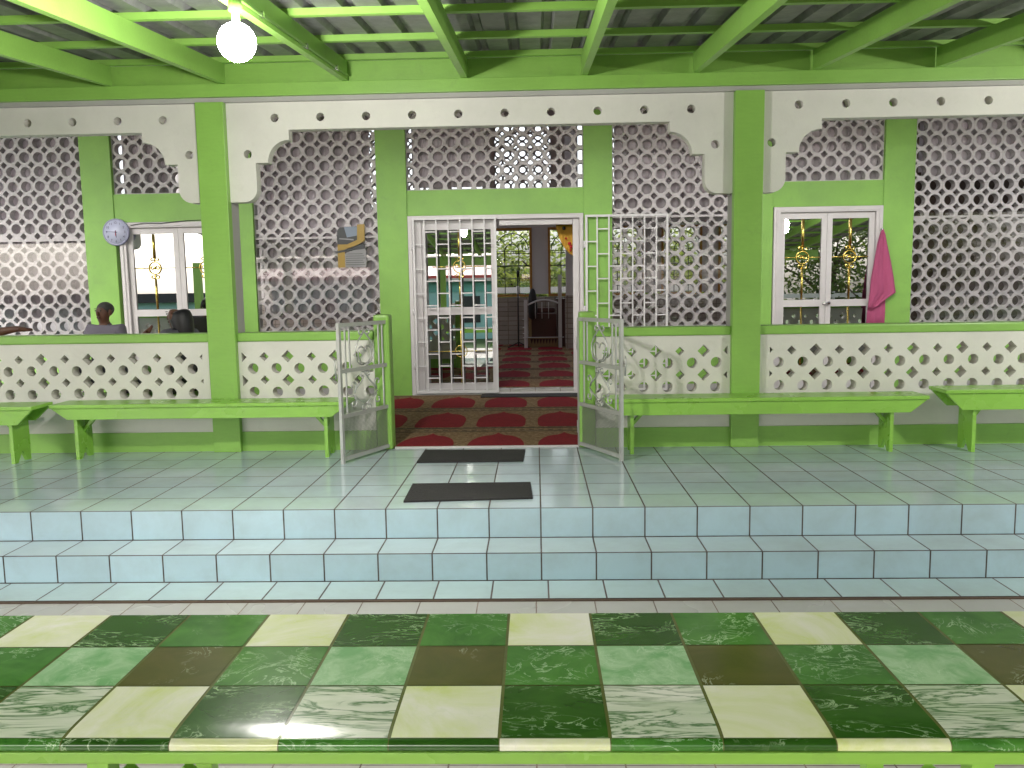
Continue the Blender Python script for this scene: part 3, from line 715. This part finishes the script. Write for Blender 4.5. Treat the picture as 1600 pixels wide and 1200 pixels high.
def grille(x0, x1, y, z0, z1, label):
    t = thing('security_grille', label, 'grille', ((x0+x1)/2, y, z0), 'white brick pattern security grilles')
    b = MB(); s = .014
    b.box(x0, x0+.025, y-s, y+s, z0, z1); b.box(x1-.025, x1, y-s, y+s, z0, z1); b.box(x0+.0255, x1-.0255, y-s, y+s, z1-.025, z1); b.box(x0+.0255, x1-.0255, y-s, y+s, z0, z0+.035)
    b.build('frame', GR, t)
    n_ = 7; dx = (x1-x0)/n_
    each([(x0+k*dx-.008, x0+k*dx+.008, y-.008, y+.008, z0+.0355, z1-.0255) for k in range(1, n_)], 'vertical_bar', GR, t)
    bars = []
    for k in range(n_):
        z = z1-.285*(.5 if k % 2 else 1)-.02
        while z > z0+.1:
            bars.append((x0+k*dx+.0085+(.017 if k == 0 else 0), x0+(k+1)*dx-.0085-(.017 if k == n_-1 else 0), y-.006, y+.006, z-.007, z+.007)); z -= .285
    each(bars, 'cross_bar', GR, t)
    for z in (.35, 1.0, 1.75): b = MB(); b.tube([(x0-.0125, y, z-.04), (x0-.0125, y, z+.04)], .012, 8); b.build('hinge', GR, t)
    return t
grille(-1.44, -.462, YW-.055, .03, 2.085, 'white security grille closed over the left half of the sliding door')
grille(.57, 1.525, YW-.07, .03, 2.085, 'white security grille folded open against the green pilaster and lattice')

# ---------------------------------------------------------------- things on the hall wall
ck = thing('wall_clock', 'round pale wall clock on the green pilaster above the seated man', 'clock', (-4.935, YW-.05, 1.99))
cx, cz = -4.935, 1.985
MB().lathe((cx, YW-.024, cz), [(.15, 0), (.158, -.01), (.158, -.035), (.145, -.042), (.138, -.036)], 40, axis=1).build('rim', CLR, ck)
MB().lathe((cx, YW-.061, cz), [(.138, .004), (.138, 0)], 40, axis=1).build('dial', CLK, ck)
nb = MB()
for h in range(1, 13):
    cu = bpy.data.curves.new('t', 'FONT'); cu.body = str(h); cu.size = .038; cu.align_x = 'CENTER'; cu.align_y = 'CENTER'; cu.extrude = .0006
    o = bpy.data.objects.new('t', cu); me = bpy.data.meshes.new_from_object(o); a = R(90-30*h)
    nb.add([(cx+.108*math.cos(a)+v.co.x, YW-.063+v.co.z, cz+.108*math.sin(a)+v.co.y) for v in me.vertices], [tuple(f.vertices) for f in me.polygons])
    bpy.data.objects.remove(o); bpy.data.meshes.remove(me); bpy.data.curves.remove(cu)
nb.build('numerals', INK, ck)
def hand(name, ang, l, w_, mat, yy, tail=.02):
    a = R(90-ang); d = Vector((math.cos(a), 0, math.sin(a))); s = Vector((-math.sin(a), 0, math.cos(a)))
    c = Vector((cx, yy, cz)); b = MB(); q = [c-d*tail-s*w_, c-d*tail+s*w_, c+d*l+s*w_*.4, c+d*l-s*w_*.4]
    b.add([tuple(p) for p in q]+[tuple(p+Vector((0, .0012, 0))) for p in q], [(0, 1, 2, 3), (7, 6, 5, 4), (0, 4, 5, 1), (1, 5, 6, 2), (2, 6, 7, 3), (3, 7, 4, 0)]); b.build(name, mat, ck)
hand('hour_hand', 176, .065, .006, INK, YW-.066); hand('minute_hand', 274, .112, .004, INK, YW-.068); hand('second_hand', 185, .05, .004, RD, YW-.070, .012)
MB().lathe((cx, YW-.0705, cz), [(.009, 0), (.009, -.002)], 12, axis=1).build('hub', INK, ck)

# cable over the left door
b = MB(); b.tube([(-4.76, YW-.05, 2.06), (-4.6, YW-.045, 2.085), (-4.4, YW-.045, 2.08), (-4.1, YW-.045, 2.105), (-3.8, YW-.045, 2.11), (-3.55, YW-.045, 2.10)], .005, 5)
tag(rebase(b.build('cable', BK), (-4.76, YW-.05, 2.06)), 'thin black cable running from the clock along the left door head', 'cable')

# pink towel
def sheet(name, mat, rows, y, amp, folds, th=.006):
    """rows: (z, xl, xr); hangs in folds"""
    nu = 26; b = MB(); vs = []
    for side in (0, 1):
        for j, (z, xl, xr) in enumerate(rows):
            for i in range(nu+1):
                u = i/nu; f = (amp*math.sin(u*math.pi*folds+.5+z*1.5)+amp*.45*math.sin(u*math.pi*folds*2.7+z*4))*(.35+.65*j/len(rows))
                vs.append((xl+(xr-xl)*u, y-abs(amp)+f-side*0+(th if side else 0), z))
    nj = len(rows); K = (nu+1)*nj; fs = []
    for j in range(nj-1):
        for i in range(nu):
            a = j*(nu+1)+i; fs.append((a, a+1, a+nu+2, a+nu+1)); fs.append((K+a+nu+1, K+a+nu+2, K+a+1, K+a))
    for j in range(nj-1):
        for i in (0, nu): a = j*(nu+1)+i; fs.append((a, a+nu+1, K+a+nu+1, K+a))
    for i in range(nu):
        for j in (0, nj-1): a = j*(nu+1)+i; fs.append((a, a+1, K+a+1, K+a))
    b.add(vs, fs, 0, True); return b
b = sheet('towel', PK, [(1.86, 3.955, 3.975), (1.80, 3.935, 4.0), (1.70, 3.92, 4.02), (1.6, 3.90, 4.045), (1.5, 3.885, 4.07), (1.4, 3.875, 4.09), (1.3, 3.86, 4.11), (1.2, 3.85, 4.125), (1.14, 3.84, 4.135), (1.09, 3.835, 4.06), (1.04, 3.83, 3.99), (.99, 3.83, 3.93), (.96, 3.83, 3.86)], YW-.07, .016, 3.2)
b2 = sheet('towel', PK, [(1.84, 3.955, 3.985), (1.7, 3.92, 4.0), (1.5, 3.89, 4.02), (1.3, 3.86, 4.025), (1.1, 3.85, 4.03), (.9, 3.83, 4.035), (.7, 3.82, 4.03)], YW-.045, .010, 2.3)
b.add(b2.v, b2.f, 0, True)
b.lathe((3.965, YW-.055, 1.865), [(.012, -.02), (.014, 0), (.008, .025)], 10, axis=1, mi=1)
tag(rebase(b.build('towel', [PK, CHR]), (3.97, YW-.06, 1.86)), 'pink towel hanging from the corner of the right double door frame', 'towel')
b = sheet('cloth', YC, [(2.02, .235, .50), (1.96, .245, .50), (1.88, .27, .495), (1.80, .30, .49), (1.73, .34, .485), (1.67, .39, .48), (1.63, .44, .47)], YW+.30, .012, 2.6)
yc = b.build('yellow_cloth', YC); tag(rebase(yc, (.37, YW+.3, 2.02)), 'yellow cloth with red print hanging inside the top of the open doorway', 'cloth')
b = MB()
for x, z, r_, mi in ((.335, 1.96, .022, 1), (.36, 1.84, .014, 0), (.40, 1.78, .020, 0), (.42, 1.74, .022, 0), (.41, 1.70, .014, 0)): b.lathe((x, YW+.258, z), [(r_, 0), (r_, .003)], 10, axis=1, mi=mi)
b.build('print', [RD, ST2], yc)
b = MB(); b.tube([(-.42, YW+.30, 2.025), (.50, YW+.30, 2.025)], .008, 6); tag(rebase(b.build('curtain_rail', AL), (0, YW+.3, 2.02)), 'thin rail inside the door head carrying the yellow cloth', 'rail')

# poster on the left lattice glass
ps = thing('poster', 'torn yellow and grey notice stuck on the left lattice glass', 'poster', (-2.17, YW-.001, 1.75))
yp = YW+.0025
def flat(name, poly, mat, k=0): MB().prism(poly, 1, yp-.0015-k*.001, yp-.0006-k*.001).build(name, mat, ps)
flat('picture_field', [(-2.335, 1.96), (-2.30, 2.00), (-2.06, 2.01), (-2.06, 1.80), (-2.335, 1.80)], ST2)
flat('sky_field', [(-2.25, 2.0), (-2.09, 2.005), (-2.10, 1.90), (-2.22, 1.88)], ST4, 1)
flat('yellow_band', [(-2.335, 1.80), (-2.22, 1.80), (-2.10, 1.85), (-2.095, 2.03), (-2.005, 2.03), (-2.01, 1.84), (-2.10, 1.79), (-2.25, 1.74), (-2.25, 1.53), (-2.335, 1.53)], ST1, 2)
flat('text_field', [(-2.2495, 1.535), (-2.00, 1.535), (-2.00, 1.74), (-2.10, 1.745), (-2.2495, 1.70)], ST3, 1)
flat('dark_swoosh', [(-2.40, 1.715), (-2.20, 1.745), (-2.02, 1.81), (-2.01, 1.745), (-2.20, 1.725), (-2.32, 1.70)], ST2, 3)
for k in range(6): flat('text_line', [(-2.24, 1.56+.025*k), (-2.01-.015*(k % 3), 1.56+.025*k), (-2.01-.015*(k % 3), 1.566+.025*k), (-2.24, 1.566+.025*k)], ST2, 2)
flat('white_stripe', [(-2.31, 1.86), (-2.31, 1.875), (-2.14, 1.86), (-2.14, 1.845)], ST3, 4)

# ---------------------------------------------------------------- hall furniture seen through the door
ms = thing('microphone_stand', 'slim black microphone stand in front of the far arched window', 'microphone stand', (-.36, 12.0, .07))
MB().tube([(-.36, 12.0, .09), (-.36, 12.0, 1.48)], .014, 8).build('pole', BK, ms)
b = MB()
for k in range(3): a = R(90+120*k); b.tube([(-.36, 12.0, .18), (-.36+.24*math.cos(a), 12.0+.24*math.sin(a), .085)], .012, 6)
b.build('tripod_base', BK, ms); MB().tube([(-.36, 12.0, 1.47), (-.352, 11.98, 1.54), (-.35, 11.97, 1.60)], [.018, .030, .026], 8).build('microphone', BK, ms)
pn = thing('pulpit_rail', 'white railing with arched top rail before the draped seat', 'railing', (.13, 11.9, .07))
for x, h in ((-.21, 1.02), (.465, 1.50)):
    b = MB(); b.bbox(x-.035, x+.035, 11.86, 11.94, .07, h, .006); b.build('post', GR, pn)
b = MB(); b.tube([(-.17+.6*k/12, 11.9, .92+.08*math.sin(math.pi*k/12)+.03*k/12) for k in range(13)], .018, 8); b.build('top_rail', GR, pn)
for x in (-.02, .11, .24): b = MB(); b.tube([(x, 11.9, .65), (x, 11.9, .97)], .008, 6); b.build('baluster', GR, pn)
for z in (.36, .48, .64): b = MB(); b.tube([(-.27, 11.88, z), (-.2, 11.84, z)], .010, 6); b.build('stay', GR, pn)
b = MB(); b.tube([(-.27, 11.85, .28), (.54, 11.85, .28)], .009, 6); b.build('lower_rail', GR, pn)
st = thing('draped_seat', 'dark red draped seat with a tan fringe in the hall', 'seat', (.13, 12.4, .07))
b = MB(); b.bbox(-.16, .40, 12.1, 12.7, .07, .74, .03); b.build('seat_block', WD, st)
b = MB(); b.bbox(-.12, .38, 12.55, 12.75, .7405, .84, .03); b.build('back_cushion', WD, st)
b = MB(); b.box(-.17, .42, 12.07, 12.095, .08, .26); b.box(-.155, -.10, 12.05, 12.069, .26, .66); b.build('fringe', WDL, st)
b = MB()
for k in range(9): b.prism([(-.13+.06*k, .24), (-.10+.06*k, .13), (-.07+.06*k, .24)], 1, 12.06, 12.0695)
b.build('fringe_points', WD, st)
b = MB(); b.lathe((-.07, 12.05, .62), [(.03, 0), (.085, .05), (.095, .25), (.075, .48), (.05, .58), (.02, .62)], 14); tag(rebase(b.build('black_bag', BK), (-.07, 12.05, .62)), 'tall black bag leaning behind the white railing', 'bag')
b = MB(); b.box(.42, .57, 12.2, 12.8, .07, 1.0); b.box(.40, .59, 12.18, 12.82, 1.0005, 1.03); tag(rebase(b.build('dark_cabinet', WD), (.5, 12.5, .07)), 'dark narrow cabinet right of the draped seat', 'cabinet')

# ---------------------------------------------------------------- table with tiled cloth
TZ = .411; TW = .2125; KX = -.095; NR = -3.218; FR = -2.611
tb = thing('long_table', 'long lime green table in the foreground under the cloth', 'table', (0, (NR+FR)/2, -.345))
X0, X1 = KX-9*TW, KX+9*TW
b = MB(); b.bbox(X0, X1, NR-.022, NR+.012, TZ-.047, TZ-.0235, .003); b.bbox(X0, X1, FR-.02, FR+.0, TZ-.09, TZ-.012, .003)
b.box(X0, X0+.03, NR+.0125, FR-.0205, TZ-.09, TZ-.012); b.box(X1-.03, X1, NR+.0125, FR-.0205, TZ-.09, TZ-.012); b.build('apron_frame', GB, tb)
b = MB(); b.box(X0+.005, X1-.005, NR+.014, FR-.022, TZ-.011, TZ-.004); b.build('table_board', GB, tb)
for x in (-1.75, -.90, .84, 1.6):
    for y in (NR+.05, FR-.06):
        b = MB(); b.bbox(x-.022, x+.022, y-.022, y+.022, -.345, TZ-.0905 if y > -3 else TZ-.012, .003); b.build('leg', GB, tb)
for x, s in ((-.72, -1), (.80, -1), (-.90, 1)):
    b = MB(); b.tube([(x+s*.02, NR+.09, TZ-.12), (x+s*.30, NR+.09, TZ-.42)], .018, 4); b.build('brace', GB, tb)
b = MB()
cols = [(M_C, M_B, M_A), (M_A, M_L, M_S), (M_B, M_O, M_C)]          # far, middle, near tile of each column
order = [M_A, M_B, M_C, M_O, M_L, M_S, M_G]; idx = {m_.name: i for i, m_ in enumerate(order)}
fold = [M_C, M_B, M_A]
rowY = [(FR, FR-.203), (FR-.203, FR-.405), (FR-.405, NR)]
def prof_cloth(y):
    """height of the cloth: flat, rolled over the near edge"""
    e = NR-.012; r_ = .014
    d = y-e
    z = TZ
    if d < .055: z -= (.055-d)**2/.055*.10
    return z
rng = random.Random(3)
for k in range(-9, 9):
    xa, xb = KX+k*TW, KX+(k+1)*TW; c = cols[k % 3]; g = .0022
    for (ya, yb), mt_ in zip(rowY, c):
        n_ = 3 if yb != NR else 8
        xs = [xa+g*1.6, xb-g*1.6]
        pts = [ya-g+(yb+g*(1 if yb != NR else -1.5)-(ya-g))*(i/n_) for i in range(n_+1)]
        vs = [(x, y, prof_cloth(y)+.0006) for y in pts for x in xs]
        b.add(vs, [(2*i, 2*i+1, 2*i+3, 2*i+2) for i in range(n_)], idx[mt_.name], True)
    # front fold
    fm = idx[fold[k % 3].name]; arc = []
    e = NR-.004
    for i in range(9): a = math.pi/2*i/8; arc.append((e-.013*math.sin(a)-.0, prof_cloth(e)-.013*(1-math.cos(a))))
    arc += [(e-.0132, TZ-.018), (e-.0125, TZ-.0225)]
    vs = [(x, y-.0006, z) for y, z in arc for x in (xa+g*.5, xb-g*.5)]
    b.add(vs, [(2*i, 2*i+1, 2*i+3, 2*i+2) for i in range(len(arc)-1)], fm, True)
# backing sheet in the seam colour
ysb = [FR, FR-.2, FR-.4, NR+.04, NR+.03, NR+.02, NR+.01, NR, NR-.004]
arc = [(y, prof_cloth(y)) for y in ysb]+[(NR-.004-.013*math.sin(math.pi/2*i/8), prof_cloth(NR-.004)-.013*(1-math.cos(math.pi/2*i/8))-.0002) for i in range(1, 9)]+[(NR-.0165, TZ-.0225)]
vs = [(x, y+.0002, z-.0004) for y, z in arc for x in (X0, X1)]
b.add(vs, [(2*i, 2*i+1, 2*i+3, 2*i+2) for i in range(len(arc)-1)], idx[M_G.name], True)
tc = b.build('tablecloth', order); tag(rebase(tc, (0, (NR+FR)/2, TZ)), 'glossy green and cream marble pattern cloth over the foreground table', 'tablecloth')

# ---------------------------------------------------------------- people
def skin_mesh(name, nodes, edges, mat, parent, root=0, sub=2, base=(0, 0, 0)):
    names = list(nodes); me = bpy.data.meshes.new(name)
    me.from_pydata([tuple(Vector(nodes[k][:3])) for k in names], [(names.index(a), names.index(b_)) for a, b_ in edges], [])
    o = bpy.data.objects.new(name, me); COL.objects.link(o)
    md = o.modifiers.new('s', 'SKIN'); md.use_smooth_shade = True
    for i, k in enumerate(names):
        r_ = nodes[k][3]; r2_ = nodes[k][4] if len(nodes[k]) > 4 else r_
        me.skin_vertices[0].data[i].radius = (r_, r2_)
    me.skin_vertices[0].data[0].use_root = True
    ms_ = o.modifiers.new('u', 'SUBSURF'); ms_.levels = sub; ms_.render_levels = sub
    dg = bpy.context.evaluated_depsgraph_get(); dg.update()
    me2 = bpy.data.meshes.new_from_object(o.evaluated_get(dg)); bpy.data.objects.remove(o); bpy.data.meshes.remove(me)
    me2.materials.clear(); me2.materials.append(mat)
    for p in me2.polygons: p.use_smooth = True
    me2.name = name; o = bpy.data.objects.new(name, me2); COL.objects.link(o); o.parent = parent
    return o
def person(loc, face, label, hair, shirt, long_hair=False, arm=None, group=None, size=1):
    """seated figure; local +Y is where it faces, z=0 the floor, seat at .44"""
    t = thing('person', label, 'person', loc, group); t.rotation_euler.z = face; t.scale = (size, size, size)
    body = {'pel': (0, 0, .52, .14, .12), 'waist': (0, .01, .66, .125, .10), 'chest': (0, .02, .84, .15, .105), 'neckb': (0, .0, .965, .06, .06), 'neck': (0, .015, 1.01, .050, .050),
            'jaw': (0, .035, 1.055, .062, .066), 'head': (0, .02, 1.125, .076, .090), 'top': (0, .005, 1.175, .058, .07),
            'shL': (-.19, .0, .935, .062), 'elL': (-.25, .05, .68, .042), 'wrL': (-.16, .26, .60, .027), 'haL': (-.13, .33, .60, .036, .02), 'f1L': (-.12, .40, .595, .018, .012),
            'shR': (.19, .0, .935, .062), 'elR': (.25, .05, .68, .042), 'wrR': (.16, .26, .60, .027), 'haR': (.13, .33, .60, .036, .02), 'f1R': (.12, .40, .595, .018, .012),
            'hipL': (-.10, .06, .53, .085), 'knL': (-.14, .44, .50, .058), 'anL': (-.14, .46, .09, .038), 'toL': (-.15, .62, .04, .035, .025),
            'hipR': (.10, .06, .53, .085), 'knR': (.14, .44, .50, .058), 'anR': (.14, .46, .09, .038), 'toR': (.15, .62, .04, .035, .025)}
    if arm: body.update(arm)
    E_ = [('pel', 'waist'), ('waist', 'chest'), ('chest', 'neckb'), ('neckb', 'neck'), ('neck', 'jaw'), ('jaw', 'head'), ('head', 'top')]
    for s in 'LR': E_ += [('chest', 'sh'+s), ('sh'+s, 'el'+s), ('el'+s, 'wr'+s), ('wr'+s, 'ha'+s), ('ha'+s, 'f1'+s), ('pel', 'hip'+s), ('hip'+s, 'kn'+s), ('kn'+s, 'an'+s), ('an'+s, 'to'+s)]
    # extra fingers and thumb on both hands
    for s, sg in (('L', -1), ('R', 1)):
        h = Vector(body['ha'+s][:3]); w_ = Vector(body['wr'+s][:3]); d = (h-w_).normalized(); sd_ = d.cross(Vector((0, 0, 1))).normalized()
        for q, off in enumerate((-.024, -.008, .010)):
            body['g%d%s' % (q, s)] = (*(h+d*(.068-.006*q)+sd_*off+Vector((0, 0, -.012))), .008); E_.append(('ha'+s, 'g%d%s' % (q, s)))
        body['th'+s] = (*(w_+d*.045+sd_*(-sg)*.042), .010); E_.append(('ha'+s, 'th'+s))
    skin_mesh('body', body, E_, SK, t)
    sh_n = {k: body[k] for k in ('pel', 'waist', 'chest', 'shL', 'elL', 'shR', 'elR')}
    sh_n = {k: (*v[:3], *(x+.017 for x in v[3:])) for k, v in sh_n.items()}
    for s in 'LR':
        a, c_ = Vector(body['sh'+s][:3]), Vector(body['el'+s][:3]); m_ = a.lerp(c_, .9); sh_n['el'+s] = (*m_, .062)
    sh_n['nb'] = (0, .0, .955, .085, .075)
    skin_mesh('shirt', sh_n, [('pel', 'waist'), ('waist', 'chest'), ('chest', 'nb'), ('chest', 'shL'), ('shL', 'elL'), ('chest', 'shR'), ('shR', 'elR')], shirt, t)
    col = MB()
    for sg in (-1, 1): col.add([(0, .085, .915), (sg*.075, .05, .975), (sg*.068, -.02, 1.0), (sg*.04, .03, .995)], [(0, 1, 2, 3), (3, 2, 1, 0)])
    col.build('collar', shirt, t, True)
    tr = {k: (*body[k][:3], *(x+.012 for x in body[k][3:])) for k in ('pel', 'hipL', 'knL', 'anL', 'hipR', 'knR', 'anR')}
    skin_mesh('trousers', tr, [('pel', 'hipL'), ('hipL', 'knL'), ('knL', 'anL'), ('pel', 'hipR'), ('hipR', 'knR'), ('knR', 'anR')], TRS, t)
    # face
    f = MB()
    f.sphere((0, .104, 1.105), (.015, .022, .024), 0, 10, 8)
    f.sphere((0, .105, 1.085), (.019, .012, .008), 0, 8, 6)
    for sg in (-1, 1): f.sphere((sg*.083, .015, 1.115), (.013, .024, .034), 0, 10, 8)
    f.sphere((0, .098, 1.062), (.026, .012, .010), 1, 10, 6)
    for sg in (-1, 1): f.sphere((sg*.032, .098, 1.135), (.013, .006, .006), 2, 10, 6); f.sphere((sg*.032, .100, 1.155), (.020, .007, .004), 2, 10, 6)
    f.build('face', [SK, paint('lips', (.08, .03, .027), .5, .1, 0), HR], t, True)
    hb = MB()
    if long_hair:
        skin_mesh('hair', {'a': (0, .0, 1.165, .078, .085), 'b': (0, -.02, 1.12, .108, .118), 'c': (0, -.045, 1.04, .108, .098), 'd': (0, -.06, .93, .10, .08), 'e': (0, -.065, .80, .085, .055)}, [('a', 'b'), ('b', 'c'), ('c', 'd'), ('d', 'e')], hair, t)
    else:
        hb.sphere((0, -.012, 1.150), (.084, .092, .078)); ho = hb.build('hair', hair, t, True)
    return t
person((-4.47, 3.86, .0), R(165), 'man in a light grey collared shirt sitting beside the green pilaster', HG, SHT, size=.965)
person((-3.12, 2.50, .0), R(75), 'person with long black hair sitting with a hand raised to the face', HR, SHD, True,
       {'elL': (-.22, .14, .80, .042), 'wrL': (-.12, .30, .93, .026), 'haL': (-.08, .27, .99, .034, .02), 'f1L': (-.06, .235, 1.035, .014, .012)}, size=.955)
person((-4.98, 2.42, .0), R(190), 'person at the left edge resting a forearm on the green coping', HR, SHD, False,
       {'elL': (-.34, .26, .95, .045), 'wrL': (-.56, .34, .985, .028), 'haL': (-.63, .36, .985, .036, .02), 'f1L': (-.70, .37, .975, .014, .012)})

# ---------------------------------------------------------------- surroundings: behind the camera (mirrored in the panes) and beyond the hall
b = MB(); b.box(-60, 60, -40, -7.42, -.5, -.46); struct(b.build('lawn', GRS))
nb_ = thing('neighbour_house', 'low turquoise house with a red roof across the yard', 'building', (-3, -16, -.46))
MB().box(-9, .5, -20, -13.5, -.46, 1.15).build('wall', TQL, nb_)
MB().box(-9, .5, -13.499, -13.44, 1.151, 1.45).build('eaves_band', TQ, nb_)
MB().box(-9, .5, -20, -13.5, 1.1505, 1.6).build('upper_wall', TQ, nb_)
MB().prism([(-20.5, 1.605), (-13.0, 1.605), (-13.0, 1.70), (-16.8, 2.5), (-20.5, 1.70)], 0, -9.4, .9).build('roof', RR, nb_)
MB().box(-9.4, .9, -13.1, -12.98, 1.50, 1.6045).build('fascia', WH, nb_)
for x in (-7.5, -5.2, -2.6): MB().box(x, x+.7, -13.5, -13.47, .1, 1.0).build('window', ST2, nb_)
fb = thing('yard_fence', 'white yard fence with rails in front of the trees', 'fence', (8, -12, -.46))
for k in range(9): MB().box(3+1.6*k, 3.08+1.6*k, -11.95, -11.87, -.46, 1.0).build('post', WH, fb)
MB().box(2.9, 16.3, -11.86, -11.83, .80, .93).build('rail', WH, fb); MB().box(2.9, 16.3, -11.86, -11.83, .1, .16).build('rail', WH, fb)
fb = thing('rear_fence', 'white rail fence seen through the far hall windows', 'fence', (0, 17, -.46))
for k in range(12): MB().box(-9+1.7*k, -8.92+1.7*k, 17.03, 17.1, -.46, 1.30).build('post', WH, fb)
MB().box(-9.5, 10.5, 17.0, 17.029, 1.12, 1.27).build('rail', WH, fb)
def tree(loc, h, r_, mat, label, seed, nleaf=5200):
    rg = random.Random(seed); t = thing('tree', label, 'tree', loc, 'leafy trees around the hall')
    x, y, z = loc; b = MB(); pts = [(x+rg.uniform(-.1, .1)*k, y, z+h*.6*k/4) for k in range(5)]
    b.tube(pts, [.2, .17, .14, .11, .06], 8)
    ends = []
    for k in range(9):
        a = rg.uniform(0, 6.28); s = Vector(pts[1+k % 3]); e = Vector((x+math.cos(a)*r_*.75, y+math.sin(a)*r_*.75, z+h*rg.uniform(.25, .85))); m_ = s.lerp(e, .5)+Vector((0, 0, .25))
        b.tube([s, m_, e], [.07, .045, .02], 5); ends += [m_, e]
    b.build('trunk', TRK, t)
    blobs = [(e, rg.uniform(.45, .9)*r_*.45) for e in ends]+[(Vector((x+rg.uniform(-1, 1)*r_*.6, y+rg.uniform(-1, 1)*r_*.6, z+h*rg.uniform(.12, 1))), rg.uniform(.4, .8)*r_*.5) for k in range(20)]
    b = MB(); vs = []; fs = []
    for i in range(nleaf):
        c, rr_ = rg.choice(blobs); d = Vector((rg.gauss(0, 1), rg.gauss(0, 1), rg.gauss(0, 1))).normalized()*rr_*rg.uniform(.55, 1.05)
        p = c+d; u = Vector((rg.gauss(0, 1), rg.gauss(0, 1), rg.gauss(0, .6))).normalized(); v = u.orthogonal().normalized(); s = rg.uniform(.05, .12)
        o = len(vs); vs += [p-u*s, p+v*s*.45, p+u*s, p-v*s*.45]; fs.append((o, o+1, o+2, o+3))
    b.add(vs, fs); b.build('crown', mat, t); return t
tree((6.2, -14.5, -.5), 5.5, 3.0, LEAFY, 'yellow green tree across the yard behind the white fence', 1)
tree((10.2, -13.6, -.5), 5.0, 3.0, LEAF, 'dark green tree across the yard at the right', 2)
tree((2.6, -17.5, -.5), 4.8, 2.2, LEAF, 'green tree right of the turquoise house', 3, 3000)
tree((14.0, -16, -.5), 6.0, 3.4, LEAFY, 'tall tree at the far end of the white yard fence', 4)
tree((-3.0, 19.8, -.5), 3.6, 2.6, LEAFY, 'bushy tree seen through the left far windows of the hall', 5)
tree((.4, 20.6, -.5), 3.3, 2.6, LEAFY, 'bushy tree seen through the middle far windows of the hall', 6)
tree((3.8, 19.4, -.5), 3.6, 2.6, LEAFY, 'bushy tree seen through the right far windows of the hall', 7)

# pale cloths added behind the screens so their holes read brighter
def backcloth(x0, x1, z0, z1, y, label):
    b = MB(); n_ = 90; vs = []
    for z in (z0, z1):
        for i in range(n_+1): vs.append((x0+(x1-x0)*i/n_, y+.012*math.sin(i*.9)+.005*math.sin(i*2.3), z))
    for z in (z0, z1):
        for i in range(n_+1): vs.append((x0+(x1-x0)*i/n_, y+.006+.012*math.sin(i*.9)+.005*math.sin(i*2.3), z))
    m_ = n_+1; fs = []
    for i in range(n_): fs += [(i, i+1, m_+i+1, m_+i), (2*m_+i, 3*m_+i, 3*m_+i+1, 2*m_+i+1), (i, 2*m_+i, 2*m_+i+1, i+1), (m_+i, m_+i+1, 3*m_+i+1, 3*m_+i)]
    b.add(vs, fs, 0, True); tag(rebase(b.build('backcloth', BACKCL), ((x0+x1)/2, y, z1)), label, 'backcloth', 'pale cloths added behind the screens')
BACKCL, n, bb = base_mat('backcloth_pale'); bb.inputs['Base Color'].default_value = (.88, .83, .86, 1); bb.inputs['Roughness'].default_value = .9  # pale translucent cloth, added to brighten the screen holes
tl = N(n, 'ShaderNodeBsdfTranslucent'); tl.inputs[0].default_value = (.92, .87, .9, 1); mx = N(n, 'ShaderNodeMixShader'); mx.inputs[0].default_value = .5
n.links.new(bb.outputs[0], mx.inputs[1]); n.links.new(tl.outputs[0], mx.inputs[2]); n.links.new(mx.outputs[0], n.nodes['Material Output'].inputs[0])
YC_ = YW+.150
backcloth(-3.28, -1.95, .92, 3.36, YC_, 'tall added pale curtain behind the lattice screen left of the sliding door')
backcloth(-6.85, -5.38, .98, 3.36, YC_, 'added pale curtain behind the lattice screen at the left edge')
backcloth(.92, 2.56, 2.15, 3.36, YC_, 'short added pale curtain behind the top of the lattice screen right of the sliding door')
backcloth(2.76, 3.96, 2.45, 3.36, YC_, 'added pale curtain behind the small lattice above the right double door')
backcloth(4.48, 6.05, 2.45, 3.36, YC_, 'added pale curtain behind the top of the lattice screen at the right edge')
backcloth(-4.9, -4.3, 2.45, 3.36, YC_, 'added pale curtain behind the small lattice above the left double door')
backcloth(-1.45, -.55, 2.45, 3.36, YC_, 'added pale curtain behind the left half of the lattice above the sliding door')
b = MB(); b.box(-1.15, .315, 1.838, 1.8595, .0005, .014); tag(rebase(b.build('edge_strip', AL), (-.42, 1.85, 0)), 'thin pale metal strip along the front edge of the veranda carpet', 'strip')

lh = thing('side_house', 'pale house with a dark eaves band and barred windows beyond the left of the yard', 'building', (-17, -13, -.46))
MB().box(-26, -10.5, -14, -12, -.46, .95).build('wall', TQL, lh)
MB().box(-26.2, -10.3, -14.2, -11.7, .9505, 1.25).build('eaves_band', ST2, lh)
for k in range(7):
    x = -25+2.0*k; w_ = MB().box(x, x+1.3, -11.995, -11.95, -.1, .75).build('window', WH, lh)
    MB().box(x+.62, x+.68, -11.94, -11.92, -.1, .75).build('window_bar', ST2, w_)
for x in (-9.0, -11.6):
    b = MB(); b.bbox(x-.1, x+.1, -7.2, -7.06, -.5, 2.05, .004)
    tag(rebase(b.build('yard_post', G), (x, -7.1, -.5)), 'green post beyond the left end of the porch, '+('nearer' if x > -10 else 'farther')+' of the two', 'post', 'green posts left of the porch')
